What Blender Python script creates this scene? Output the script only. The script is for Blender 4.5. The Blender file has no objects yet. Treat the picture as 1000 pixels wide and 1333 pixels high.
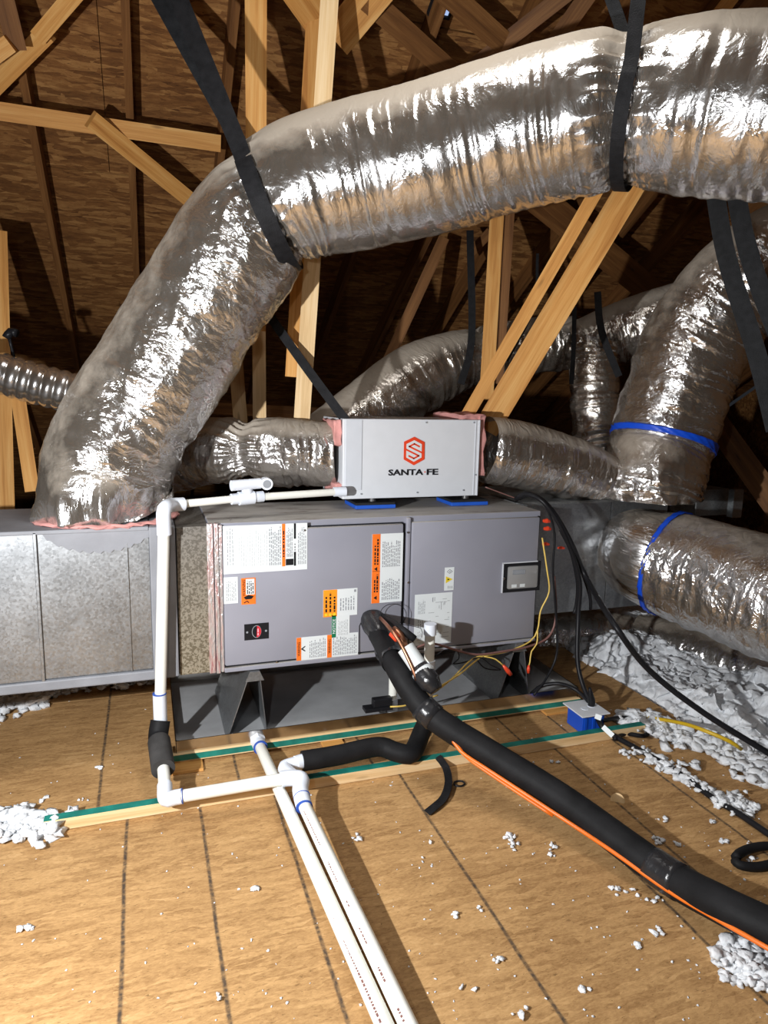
import bpy, bmesh, math, random
import numpy as np
from mathutils import Vector, Matrix, noise as mnoise
R = math.radians
SC = bpy.context.scene
COL = SC.collection
# ---------------------------------------------------------------- camera
FPX, CX, CY = 906.0, 500.0, 666.5
def _n(v): return Vector(v).normalized()
_Y = _n((187-CX, 510-CY, FPX)); _X = Vector((3170-CX, 570-CY, FPX)).normalized()
_X = (_X - _Y*_X.dot(_Y)).normalized(); _Z = _X.cross(_Y)
MC = Matrix((_X, _Y, _Z))                      # camera coords (right, down, forward) -> world
EYE = Vector((0, 0, 1.6))
cd = bpy.data.cameras.new('camera'); cam = bpy.data.objects.new('camera', cd); COL.objects.link(cam)
cd.sensor_fit = 'HORIZONTAL'; cd.sensor_width = 36.0; cd.lens = FPX*36.0/1000.0; cd.clip_start = .02; cd.clip_end = 60
_B = Matrix((MC@Vector((1,0,0)), MC@Vector((0,-1,0)), MC@Vector((0,0,-1)))).transposed()
cam.matrix_world = Matrix.Translation(EYE) @ _B.to_4x4()
SC.camera = cam
# ---------------------------------------------------------------- world, lights, exposure
wd = bpy.data.worlds.new('world'); SC.world = wd; wd.use_nodes = True
wd.node_tree.nodes['Background'].inputs[0].default_value = (.55, .6, .7, 1)
wd.node_tree.nodes['Background'].inputs[1].default_value = .03
def lamp(name, loc, tgt, size, power, col=(1,1,1), spread=180, size_y=None):
    l = bpy.data.lights.new(name, 'AREA'); l.energy = power; l.color = col; l.size = size; l.spread = R(spread)
    if size_y: l.shape = 'RECTANGLE'; l.size_y = size_y
    o = bpy.data.objects.new(name, l); COL.objects.link(o); o.location = loc
    o.rotation_euler = (Vector(tgt)-Vector(loc)).to_track_quat('-Z', 'Y').to_euler(); return o
lamp('work_lamp', (-.36, .03, 1.78), (.6, 3.0, .5), .05, 11, (.98, .99, 1))
lamp('work_lamp', (-1.0, 1.0, 1.38), (1.3, 3.0, .9), .05, 118, (.98, .99, 1))
lamp('ridge_lamp', (1.0, 2.2, 4.1), (1.0, 2.7, 1.0), .9, 20, (1, .97, .92), spread=120)
SC.view_settings.view_transform = 'Standard'; SC.view_settings.look = 'None'
SC.view_settings.gamma = 1; SC.view_settings.use_curve_mapping = False
SC.view_settings.exposure = -0.12
# ---------------------------------------------------------------- helpers
def W(px, py, d):
    return EYE + MC @ (Vector(((px-CX)/FPX, (py-CY)/FPX, 1))*d)
def at(px, py, X=None, Y=None, Z=None):
    d = MC @ Vector(((px-CX)/FPX, (py-CY)/FPX, 1))
    t = X/d.x if X is not None else (Y/d.y if Y is not None else (Z-1.6)/d.z)
    return EYE + d*t
def tag(o, label=None, cat=None, group=None, kind=None):
    if label: o['label'] = label
    if cat: o['category'] = cat
    if group: o['group'] = group
    if kind: o['kind'] = kind
    return o
def thing(name, label, cat, loc=(0,0,0), group=None):
    o = bpy.data.objects.new(name, None); COL.objects.link(o); o.location = loc; o.empty_display_size = .1
    return tag(o, label, cat, group)
class MB:
    def __init__(s): s.v = []; s.f = []; s.uv = None
    def add(s, vs, fs):
        b = len(s.v); s.v += [tuple(v) for v in vs]; s.f += [tuple(i+b for i in f) for f in fs]; return s
    def box(s, a, b, bev=0):
        a = Vector(a); b = Vector(b)
        if bev:
            bm = bmesh.new(); bmesh.ops.create_cube(bm, size=1)
            for v in bm.verts: v.co = Vector(((v.co.x+.5)*(b.x-a.x)+a.x, (v.co.y+.5)*(b.y-a.y)+a.y, (v.co.z+.5)*(b.z-a.z)+a.z))
            bmesh.ops.bevel(bm, geom=bm.edges[:], offset=bev, segments=2, affect='EDGES', profile=.5)
            bm.verts.ensure_lookup_table(); s.add([v.co.copy() for v in bm.verts], [[v.index for v in f.verts] for f in bm.faces]); bm.free(); return s
        vs = [(x,y,z) for x in (a.x,b.x) for y in (a.y,b.y) for z in (a.z,b.z)]
        return s.add(vs, [(0,1,3,2),(4,6,7,5),(0,4,5,1),(2,3,7,6),(0,2,6,4),(1,5,7,3)])
    def beam(s, p0, p1, w, t, face=None, bev=.002):      # w across the viewed face, t deep
        p0 = Vector(p0); p1 = Vector(p1); T = (p1-p0).normalized()
        n = Vector(face) if face else (EYE-(p0+p1)/2)
        n = (n - T*n.dot(T)).normalized(); u = T.cross(n)
        c = []
        for p in (p0, p1):
            for a, b in ((-.5,-.5),(.5,-.5),(.5,.5),(-.5,.5)): c.append(p+u*w*a+n*t*b)
        return s.add(c, [(0,1,2,3),(7,6,5,4),(0,4,5,1),(1,5,6,2),(2,6,7,3),(3,7,4,0)])
    def tube(s, pts, r, seg=16, caps=True, smooth=True, step=None):
        P = spline(pts, step) if step else [Vector(p) for p in pts]
        rr = r if not hasattr(r, '__len__') else None
        if rr is None:
            k = np.linspace(0, 1, len(r)); rs = np.interp(np.linspace(0, 1, len(P)), k, r)
        else: rs = [rr]*len(P)
        T, U, V = frames(P); vs = []
        for i, p in enumerate(P):
            for j in range(seg):
                a = 2*math.pi*j/seg; vs.append(p + (U[i]*math.cos(a)+V[i]*math.sin(a))*float(rs[i]))
        fs = [(i*seg+j, i*seg+(j+1)%seg, (i+1)*seg+(j+1)%seg, (i+1)*seg+j) for i in range(len(P)-1) for j in range(seg)]
        if caps: fs += [tuple(range(seg))[::-1], tuple((len(P)-1)*seg+j for j in range(seg))]
        return s.add(vs, fs)
    def ribbon(s, pts, nrm, w, t, step=.04):
        P = spline(pts, step); N = nrm if isinstance(nrm, list) else [nrm]*len(pts)
        kk = np.linspace(0, 1, len(N)); q = np.linspace(0, 1, len(P)); vs = []
        NN = [Vector([float(np.interp(x, kk, [n[c] for n in N])) for c in range(3)]) for x in q]
        for i, p in enumerate(P):
            T_ = (P[min(i+1, len(P)-1)]-P[max(i-1, 0)]).normalized()
            n = (NN[i]-T_*NN[i].dot(T_)).normalized(); u = T_.cross(n)
            vs += [p-u*w/2-n*t/2, p+u*w/2-n*t/2, p+u*w/2+n*t/2, p-u*w/2+n*t/2]
        fs = [(i*4+j, i*4+(j+1)%4, (i+1)*4+(j+1)%4, (i+1)*4+j) for i in range(len(P)-1) for j in range(4)]
        m = (len(P)-1)*4; fs += [(3,2,1,0), (m,m+1,m+2,m+3)]
        return s.add(vs, fs)
    def build(s, name, mat, parent=None, smooth=False, kind=None, label=None, auto=None):
        me = bpy.data.meshes.new(name); 
        c = Vector((0,0,0))
        if parent is None and s.v:
            a = np.array(s.v); c = Vector(((a[:,0].min()+a[:,0].max())/2, (a[:,1].min()+a[:,1].max())/2, a[:,2].min()))
            s.v = [tuple(x) for x in (a-np.array(c))]
        me.from_pydata(s.v, [], s.f); me.materials.append(mat)
        if smooth:
            me.polygons.foreach_set('use_smooth', [True]*len(me.polygons))
            if auto: me.set_sharp_from_angle(angle=R(auto))
        me.update()
        bm = bmesh.new(); bm.from_mesh(me); bmesh.ops.recalc_face_normals(bm, faces=bm.faces); bm.to_mesh(me); bm.free()
        o = bpy.data.objects.new(name, me); COL.objects.link(o)
        if parent is not None:
            o.parent = parent; q = parent; off = Vector((0,0,0))
            while q: off += q.location; q = q.parent
            o.location = -off
        else: o.location = c
        if kind: o['kind'] = kind
        if label: o['label'] = label
        return o
def spline(pts, step):
    P = [Vector(p) for p in pts]
    if len(P) == 2: P = [P[0], (P[0]+P[1])/2, P[1]]
    Q = [2*P[0]-P[1]]+P+[2*P[-1]-P[-2]]; out = []
    for i in range(1, len(Q)-2):
        a, b, c, d = Q[i-1:i+3]; n = max(2, int((c-b).length/step))
        for k in range(n):
            t = k/n; out.append(.5*((2*b)+(c-a)*t+(2*a-5*b+4*c-d)*t*t+(3*b-a-3*c+d)*t**3))
    out.append(P[-1].copy()); return out
def frames(P):
    n = len(P); T = [(P[min(i+1, n-1)]-P[max(i-1, 0)]).normalized() for i in range(n)]
    u = Vector((0,0,1)) if abs(T[0].z) < .9 else Vector((0,-1,0))
    U = []; V = []
    for t in T:
        u = (u - t*u.dot(t)).normalized(); U.append(u.copy()); V.append(t.cross(u))
    return T, U, V
# vectorised gradient-less value noise
_rng = np.random.RandomState(7); _tab = _rng.rand(4096)*2-1
def vnoise(p):
    i = np.floor(p).astype(np.int64); f = p-i; f = f*f*f*(f*(f*6-15)+10)
    def h(a, b, c): return _tab[((a*73856093) ^ (b*19349663) ^ (c*83492791)) & 4095]
    x, y, z = i[:,0], i[:,1], i[:,2]; fx, fy, fz = f[:,0], f[:,1], f[:,2]
    def lx(b, c): return h(x, b, c)*(1-fx)+h(x+1, b, c)*fx
    return (lx(y, z)*(1-fy)+lx(y+1, z)*fy)*(1-fz)+(lx(y, z+1)*(1-fy)+lx(y+1, z+1)*fy)*fz
def fbm(p, o=3): return sum(vnoise(p*2**k+k*17.3)/2**k for k in range(o))
# ---------------------------------------------------------------- node helpers
class NT:
    def __init__(s, name):
        s.m = bpy.data.materials.new(name); s.m.use_nodes = True; s.t = s.m.node_tree; s.b = s.t.nodes['Principled BSDF']
    def n(s, typ, **k):
        d = s.t.nodes.new(typ)
        for a, v in k.items():
            if a.startswith('i_'): d.inputs[a[2:].replace('_', ' ')].default_value = v
            else: setattr(d, a, v)
        return d
    def l(s, a, b): s.t.links.new(a, b)
    def val(s, x, sock):
        if isinstance(x, (int, float)): sock.default_value = x
        elif isinstance(x, tuple): sock.default_value = x if len(x) == 4 or sock.type == 'VECTOR' else x+(1,)
        else: s.l(x, sock)
    def math(s, op, a, b=0, c=None):
        d = s.n('ShaderNodeMath', operation=op); s.val(a, d.inputs[0]); s.val(b, d.inputs[1])
        if c is not None: s.val(c, d.inputs[2])
        return d.outputs[0]
    def mix(s, f, a, b):
        d = s.n('ShaderNodeMix', data_type='RGBA'); s.val(f, d.inputs[0]); s.val(a, d.inputs[6]); s.val(b, d.inputs[7]); return d.outputs[2]
    def coord(s, kind='Object', scale=(1,1,1), rot=(0,0,0), loc=(0,0,0), src=None):
        if src is None: src = s.n('ShaderNodeTexCoord').outputs[kind]
        m = s.n('ShaderNodeMapping'); s.l(src, m.inputs[0]); m.inputs['Scale'].default_value = scale; m.inputs['Rotation'].default_value = rot; m.inputs['Location'].default_value = loc
        return m.outputs[0]
    def noise(s, vec, scale=5, detail=3, rough=.5, dist=0, out=0):
        d = s.n('ShaderNodeTexNoise'); s.l(vec, d.inputs['Vector']); d.inputs['Scale'].default_value = scale; d.inputs['Detail'].default_value = detail
        d.inputs['Roughness'].default_value = rough; d.inputs['Distortion'].default_value = dist; return d.outputs[out]
    def vor(s, vec, scale=5, feat='F1', out='Distance', rnd=1):
        d = s.n('ShaderNodeTexVoronoi', feature=feat); s.l(vec, d.inputs['Vector']); d.inputs['Scale'].default_value = scale; d.inputs['Randomness'].default_value = rnd; return d.outputs[out]
    def ramp(s, f, stops):
        d = s.n('ShaderNodeValToRGB'); s.l(f, d.inputs[0]); e = d.color_ramp.elements
        while len(e) < len(stops): e.new(.5)
        for k, (p, c) in enumerate(stops): e[k].position = p; e[k].color = tuple(c)+(1,) if len(c) == 3 else c
        return d.outputs[0]
    def bump(s, h, st=.3, dist=.01, nrm=None):
        d = s.n('ShaderNodeBump'); s.l(h, d.inputs['Height']); d.inputs['Strength'].default_value = st; d.inputs['Distance'].default_value = dist
        if nrm is not None: s.l(nrm, d.inputs['Normal'])
        return d.outputs[0]
    def out(s, col=None, rough=None, metal=None, nrm=None, **k):
        if col is not None: s.val(col, s.b.inputs['Base Color'])
        if rough is not None: s.val(rough, s.b.inputs['Roughness'])
        if metal is not None: s.val(metal, s.b.inputs['Metallic'])
        if nrm is not None: s.l(nrm, s.b.inputs['Normal'])
        for a, v in k.items(): s.val(v, s.b.inputs[a.replace('_', ' ')])
        return s.m
def srgb(r, g, b):
    f = lambda c: (c/255/12.92) if c <= 10 else ((c/255+.055)/1.055)**2.4
    return (f(r), f(g), f(b))
def plain(name, col, rough=.5, metal=0, bump=0, bscale=60, var=.12, spec=.5):
    t = NT(name); c = t.coord(); nz = t.noise(c, bscale*.15, 4)
    dark = tuple(x*(1-var) for x in col); lite = tuple(min(1, x*(1+var)) for x in col)
    cc = t.ramp(nz, [(.3, dark), (.7, lite)])
    nr = t.bump(t.noise(c, bscale, 3), bump, .002) if bump else None
    return t.out(cc, rough, metal, nr, Specular_IOR_Level=spec)
def osb_mat(name, c0, c1, c2, axis='XY', lines=None, big=1.0, rough=.75, bumpst=.2, fx=55, fy=140, vw=.13):
    t = NT(name); g = t.n('ShaderNodeNewGeometry').outputs['Position']
    src = g
    warp = t.noise(t.coord(src=src), 9, 3, .6, 0, 1)
    vm = t.n('ShaderNodeVectorMath', operation='MULTIPLY_ADD'); t.l(warp, vm.inputs[0]); vm.inputs[1].default_value = (.02,.02,.02); t.l(src, vm.inputs[2])
    w = vm.outputs[0]; vals = []
    for k, (ang, sx, sy) in enumerate(((12, 11, 60), (-38, 13, 55), (58, 11, 66))):
        c = t.coord(src=w, scale=(sx/big, sy/big, sy*.7/big), rot=(0, 0, R(ang)), loc=(k*3.1, k*1.7, 0))
        v = t.n('ShaderNodeTexVoronoi'); t.l(c, v.inputs['Vector']); v.inputs['Scale'].default_value = 1
        sep = t.n('ShaderNodeSeparateColor'); t.l(v.outputs['Color'], sep.inputs[0]); vals.append((sep.outputs[0], sep.outputs[1], v.outputs['Distance']))
    m1 = t.math('GREATER_THAN', vals[1][1], .55); m2 = t.math('GREATER_THAN', vals[2][1], .72)
    def mx(f, a, b): 
        d = t.n('ShaderNodeMix', data_type='FLOAT'); t.val(f, d.inputs[0]); t.val(a, d.inputs[2]); t.val(b, d.inputs[3]); return d.outputs[0]
    v = mx(m2, mx(m1, vals[0][0], vals[1][0]), vals[2][0])
    fa = t.noise(t.coord(src=w, scale=(fx, fy, fy), rot=(0,0,R(8))), 1, 5, .7); fb = t.noise(t.coord(src=w, scale=(fx, fy, fy), rot=(0,0,R(-42))), 1, 5, .7)
    fine = mx(m1, fa, fb)
    lowf = t.math('ADD', t.math('MULTIPLY', t.noise(t.coord(src=src), 2.2, 3), .5), t.math('MULTIPLY', t.noise(t.coord(src=w, scale=(7, 18, 18), rot=(0,0,R(14))), 1, 3), .5))
    h = t.math('ADD', t.math('MULTIPLY', v, vw), t.math('ADD', t.math('MULTIPLY', fine, .48), t.math('MULTIPLY', lowf, .36)))
    col = t.ramp(h, [(.34, c0), (.56, c1), (.80, c2)])
    chips = t.math('GREATER_THAN', t.noise(t.coord(src=w, scale=(45, 170, 170), rot=(0,0,R(-20))), 1, 4, .6), .66)
    col = t.mix(t.math('MULTIPLY', chips, .65), col, tuple(x*.45 for x in c0))
    if lines:
        sep = t.n('ShaderNodeSeparateXYZ'); t.l(src, sep.inputs[0])
        wob = t.math('MULTIPLY', t.math('SUBTRACT', t.noise(t.coord(src=src), 3, 2), .5), .012)
        xx = t.math('ADD', sep.outputs[0], wob); acc = None
        for L in lines:
            d = t.math('ABSOLUTE', t.math('SUBTRACT', xx, L))
            q = t.n('ShaderNodeMapRange'); t.l(d, q.inputs[0]); q.inputs[1].default_value = .003; q.inputs[2].default_value = .0085; q.inputs[3].default_value = 1; q.inputs[4].default_value = 0
            acc = q.outputs[0] if acc is None else t.math('MAXIMUM', acc, q.outputs[0])
        br = t.n('ShaderNodeMapRange'); t.l(t.noise(t.coord(src=src), 55, 3), br.inputs[0]); br.inputs[1].default_value = .3; br.inputs[2].default_value = .6; br.inputs[3].default_value = .35; br.inputs[4].default_value = .9
        col = t.mix(t.math('MULTIPLY', acc, br.outputs[0]), col, (.035, .03, .028))
    nr = t.bump(t.math('ADD', h, t.math('MULTIPLY', chips, -.5)), bumpst, .004)
    return t.out(col, rough, 0, nr, Specular_IOR_Level=.25)
def wood_mat(name, a, b, c):
    t = NT(name); uv = t.n('ShaderNodeTexCoord').outputs['UV']
    g = t.noise(t.coord(src=uv, scale=(1.2, 26, 1)), 1, 4, .6, .6)
    f = t.noise(t.coord(src=uv, scale=(6, 260, 1)), 1, 3)
    kn = t.vor(t.coord(src=uv, scale=(2.2, 9, 1)), 1)
    k = t.n('ShaderNodeMapRange'); t.l(kn, k.inputs[0]); k.inputs[1].default_value = .03; k.inputs[2].default_value = .10; k.inputs[3].default_value = 1; k.inputs[4].default_value = 0
    h = t.math('ADD', t.math('MULTIPLY', g, .75), t.math('MULTIPLY', f, .25))
    col = t.mix(t.math('MULTIPLY', k.outputs[0], .6), t.ramp(h, [(.32, a), (.5, b), (.68, c)]), tuple(x*.3 for x in a))
    return t.out(col, .65, 0, t.bump(f, .2, .002), Specular_IOR_Level=.3)
def foil_mat(name, tint=(.72,.71,.71), dust=(.40,.35,.29), crink=(1,1), dlev=.62, rot=0, haze=.14):
    t = NT(name); tc = t.n('ShaderNodeTexCoord'); uv = tc.outputs['UV']; ob = tc.outputs['Object']
    wv = t.noise(t.coord(src=uv), 6, 2, .5, 0, 1)
    vm = t.n('ShaderNodeVectorMath', operation='MULTIPLY_ADD'); t.l(wv, vm.inputs[0]); vm.inputs[1].default_value = (.12,.12,.12); t.l(uv, vm.inputs[2]); w = vm.outputs[0]
    r1 = t.math('ABSOLUTE', t.math('SUBTRACT', t.noise(t.coord(src=w, scale=(26*crink[0], 9*crink[1], 1), rot=(0,0,rot)), 1, 2, .5), .5))
    r2 = t.math('ABSOLUTE', t.math('SUBTRACT', t.noise(t.coord(src=w, scale=(60, 45, 1), rot=(0,0,.5)), 1, 3, .55), .5))
    e = t.vor(t.coord(src=w, scale=(30, 22, 1)), 1, 'DISTANCE_TO_EDGE')
    # scrim threads
    gr = t.math('MULTIPLY', t.math('POWER', t.math('ABSOLUTE', t.math('SINE', t.math('MULTIPLY', sx(t, uv, 0), 250))), 12), .12)
    ck = t.n('ShaderNodeAttribute', attribute_name='crk').outputs['Fac']; n1 = t.bump(t.math('MULTIPLY', r1, ck), .6, .022); n2 = t.bump(t.math('MULTIPLY', r2, ck), .5, .010, n1); n3 = t.bump(t.math('MULTIPLY', e, ck), .35, .008, n2); n4 = t.bump(gr, .12, .003, n3)
    up = t.n('ShaderNodeAttribute', attribute_name='up').outputs['Fac']
    nz = t.noise(t.coord(src=ob), 9, 4, .6)
    q = t.n('ShaderNodeMapRange'); t.l(t.math('ADD', up, t.math('MULTIPLY', t.math('SUBTRACT', nz, .5), .45)), q.inputs[0])
    q.inputs[1].default_value = dlev-.12; q.inputs[2].default_value = dlev+.16; q.inputs[3].default_value = haze; q.inputs[4].default_value = .95
    rg = t.n('ShaderNodeMapRange'); t.l(t.noise(t.coord(src=ob), 14, 3), rg.inputs[0]); rg.inputs[1].default_value = .3; rg.inputs[2].default_value = .7; rg.inputs[3].default_value = .12; rg.inputs[4].default_value = .27
    d = t.n('ShaderNodeBsdfDiffuse'); d.inputs[0].default_value = dust+(1,); t.l(n1, d.inputs['Normal'])
    t.out(tint, rg.outputs[0], 1.0, n4)
    ms = t.n('ShaderNodeMixShader'); t.l(q.outputs[0], ms.inputs[0]); t.l(t.b.outputs[0], ms.inputs[1]); t.l(d.outputs[0], ms.inputs[2])
    t.l(ms.outputs[0], t.t.nodes['Material Output'].inputs[0]); return t.m
def sx(t, vec, i):
    s = t.n('ShaderNodeSeparateXYZ'); t.l(vec, s.inputs[0]); return s.outputs[i]
def galv_mat(name, base=(.33,.345,.36), rough=.40, spang=.35):
    t = NT(name); g = t.n('ShaderNodeNewGeometry').outputs['Position']
    v = t.n('ShaderNodeTexVoronoi'); t.l(t.coord(src=g), v.inputs['Vector']); v.inputs['Scale'].default_value = 110
    s = t.n('ShaderNodeSeparateColor'); t.l(v.outputs['Color'], s.inputs[0])
    big = t.noise(t.coord(src=g), 5, 3)
    f = t.math('ADD', t.math('MULTIPLY', s.outputs[0], .45*spang), t.math('MULTIPLY', big, .7))
    col = t.ramp(f, [(.2, tuple(x*.62 for x in base)), (.8, tuple(min(1, x*1.35) for x in base))])
    rg = t.math('ADD', t.math('MULTIPLY', s.outputs[1], .12), rough-.05)
    return t.out(col, rg, .85, t.bump(t.math('ADD', t.math('MULTIPLY', s.outputs[2], .12), big), .07, .01))
# ---------------------------------------------------------------- materials
M = {}
M['osb_front'] = osb_mat('osb floor', srgb(140,104,64), srgb(186,147,98), srgb(214,178,130), lines=[-.115,.155,.445,.985,1.545,1.755,2.07])
M['osb_back'] = osb_mat('osb floor', srgb(140,104,64), srgb(186,147,98), srgb(214,178,130), lines=[-.225,.325,.9,1.64,1.905,2.2])
M['osb_roof'] = osb_mat('osb roof sheathing', srgb(92,58,31), srgb(132,89,49), srgb(176,130,78), big=1.35, bumpst=.6, fx=16, fy=85, vw=.3)
M['pine'] = wood_mat('pine', srgb(172,114,54), srgb(204,148,80), srgb(220,174,108))
M['pine_dark'] = wood_mat('aged pine', srgb(92,58,30), srgb(120,80,43), srgb(144,101,58))  # pine darkened in colour to imitate light falloff among the rafters
M['pine_pale'] = wood_mat('pale pine', srgb(196,160,110), srgb(222,190,142), srgb(236,212,172))
M['teal'] = plain('teal paint', srgb(22,118,106), .55, 0, .3, 90, .35)
M['foil'] = foil_mat('foil jacket')
M['foil_tall'] = foil_mat('foil jacket', dlev=.44, crink=(.8,1.2), rot=.4)
M['foil_bare'] = foil_mat('foil jacket', dlev=.88, crink=(.8,1.2), rot=.4)
M['foil_diag'] = foil_mat('foil jacket', tint=(.70,.70,.71), dlev=.41, haze=.17, crink=(.8,1.2), rot=.5)  # thicker dust film also stands in for reflections of a lit room
M['foil_dark'] = foil_mat('dusty foil jacket', tint=(.62,.58,.54), dlev=.5)
M['foil_clean'] = foil_mat('foil flex', dlev=.93, crink=(1,.5))
M['galv'] = galv_mat('galvanised steel')
M['galv_dark'] = galv_mat('dull galvanised steel', (.30,.31,.31), .5, .5)
M['mastic'] = plain('grey duct mastic', srgb(128,130,136), .6, 0, .5, 40, .15)
def ah_mat():
    t = NT('grey cabinet enamel'); g = t.n('ShaderNodeNewGeometry'); sep = t.n('ShaderNodeSeparateXYZ'); t.l(g.outputs['Normal'], sep.inputs[0])
    c = t.coord(src=g.outputs['Position']); nz = t.noise(c, 6, 5, .65)
    base = t.ramp(t.noise(c, 3, 3), [(.3, srgb(137,138,149)), (.7, srgb(146,147,158))])
    d = t.n('ShaderNodeMapRange'); t.l(t.math('MULTIPLY', sep.outputs[2], t.math('ADD', nz, .35)), d.inputs[0]); d.inputs[1].default_value = .45; d.inputs[2].default_value = .75; d.inputs[3].default_value = 0; d.inputs[4].default_value = .85
    dustc = t.ramp(t.noise(t.coord(src=g.outputs['Position'], scale=(1,2.5,1)), 5, 5, .6), [(.30, srgb(104,90,76)), (.44, srgb(168,163,155)), (.7, srgb(186,182,174))])
    return t.out(t.mix(d.outputs[0], base, dustc), t.math('ADD', t.math('MULTIPLY', d.outputs[0], .45), .38), 0, t.bump(t.noise(c, 160, 2), .12, .001))
M['ah'] = ah_mat()
M['gap'] = plain('dark gasket', (.012,.012,.014), .7, spec=.18)
M['white'] = plain('white enamel', srgb(214,217,222), .4, 0, .05, 100, .02)
M['white2'] = plain('white enamel trim', srgb(205,209,216), .45, 0, .05, 100, .02)
M['pvc'] = plain('white pvc', srgb(232,232,224), .32, 0, .05, 60, .03)
M['pvc_fit'] = plain('white pvc fitting', srgb(222,228,238), .3, 0, .05, 60, .03)
M['ring'] = plain('blue primer', srgb(40,80,170), .5)
M['foam'] = plain('black foam rubber', (.011,.011,.012), .62, 0, .4, 90, .3, spec=.15)
M['foam2'] = plain('weathered foam rubber', (.045,.043,.042), .75, 0, .4, 90, .3, spec=.15)
M['rubber'] = plain('black cable jacket', (.012,.012,.014), .38, spec=.18)
M['blacktape'] = plain('black vinyl tape', (.02,.02,.022), .25, 0, .8, 70, .3)
M['web'] = plain('black webbing', (.012,.012,.0135), .6, 0, .8, 220, .3, spec=.15)
M['webslate'] = plain('slate webbing', (.015,.016,.018), .55, 0, .8, 220, .3, spec=.15)
M['bluetape'] = plain('blue tape', srgb(20,80,215), .4, 0, .2, 60, .06)
M['blue'] = plain('blue plastic', srgb(20,78,190), .4, 0, .1, 60, .05)
M['padblue'] = plain('blue foam', srgb(28,86,190), .6)
M['padblack'] = plain('black rubber pad', (.02,.02,.022), .6, spec=.18)
M['copper'] = plain('copper', (.42,.20,.12), .4, 1, .1, 60, .2)
M['orange_wire'] = plain('orange wire', srgb(226,112,30), .4)
M['yellow_wire'] = plain('yellow wire', srgb(222,190,96), .45)
M['yellow_cable'] = plain('yellow cable', srgb(206,170,30), .45)
M['brown_wire'] = plain('brown cable', srgb(120,84,78), .5)
M['red'] = plain('red plastic', srgb(220,70,40), .35)
M['latch'] = plain('smoky clear plastic', srgb(150,150,150), .2, 0, .3, 30, .1)
M['steel'] = plain('bright steel', (.7,.7,.7), .3, 1)
M['paper'] = plain('label paper', srgb(216,222,224), .45, 0, 0, 60, .02)
M['ink'] = plain('black ink', (.010,.010,.012), .6, spec=.18)
M['grey_ink'] = plain('grey ink', srgb(140,144,150), .6)
M['lorange'] = plain('orange label', srgb(240,118,38), .4)
M['lamber'] = plain('amber label', srgb(252,150,36), .4)
M['lyellow'] = plain('yellow label', srgb(226,200,50), .4)
M['lgreen'] = plain('green label', srgb(8,112,76), .4)
M['logo'] = plain('orange red print', srgb(226,70,36), .45)
M['pink'] = plain('pink fibreglass', srgb(206,146,140), .9, 0, 1, 60, .2)
M['oval'] = plain('red badge', srgb(196,40,56), .4)
M['pinkink'] = plain('pink ink', srgb(240,170,180), .4)
def fluff_mat():
    t = NT('blown fibreglass'); c = t.coord('Object')
    col = t.ramp(t.noise(c, 22, 5, .7), [(.3, srgb(226,230,234)), (.65, srgb(250,252,255))])
    return t.out(col, .95, 0, t.bump(t.noise(c, 90, 5, .85), .6, .012), Subsurface_Weight=.0, Specular_IOR_Level=.1)
M['fluff'] = fluff_mat()
def glass_mat():
    t = NT('clear plastic'); return t.out((.85,.87,.88), .08, 0, t.bump(t.noise(t.coord(scale=(4,1,30)), 4, 2), .3, .004), Alpha=.35)
M['clear'] = glass_mat()
def streak_mat():
    t = NT('foil tape'); c = t.coord('Object', (40, 8, 5))
    col = t.ramp(t.noise(c, 2, 4, .6), [(.44, srgb(206,204,204)), (.58, srgb(222,196,194)), (.68, srgb(184,110,118))])
    return t.out(col, .28, .6, t.bump(t.noise(t.coord('Object', (30,6,9)), 3, 4, .6), .8, .01))
M['foiltape'] = streak_mat()
def pan_mat():
    t = NT('drain pan steel'); c = t.coord('Object')
    return t.out(t.ramp(t.noise(c, 4, 5, .6), [(.3, srgb(150,151,153)), (.7, srgb(176,178,180))]), .5, .1, t.bump(t.noise(c, 30, 3), .1, .002))
M['pan'] = pan_mat()
M['lip'] = plain('bright pan rim', (.62,.60,.57), .16, 1, .12, 12, .1)
def speckle():
    t = NT('dirty galvanised steel'); g = t.n('ShaderNodeNewGeometry').outputs['Position']
    sp = t.noise(t.coord(src=g), 90, 3, .7); z = t.n('ShaderNodeMapRange'); t.l(sx(t, g, 2), z.inputs[0]); z.inputs[1].default_value = .37; z.inputs[2].default_value = 1.05; z.inputs[3].default_value = 0; z.inputs[4].default_value = 1
    tan = t.mix(z.outputs[0], srgb(158,150,132), srgb(124,120,114)); dk = t.mix(z.outputs[0], srgb(110,101,82), srgb(98,94,88))  # speckles over a tan base that turns greyer and darker towards the top
    m = t.n('ShaderNodeMapRange'); t.l(sp, m.inputs[0]); m.inputs[1].default_value = .47; m.inputs[2].default_value = .54
    return t.out(t.mix(m.outputs[0], tan, dk), .45, .35)
M['speckle'] = speckle()
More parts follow.
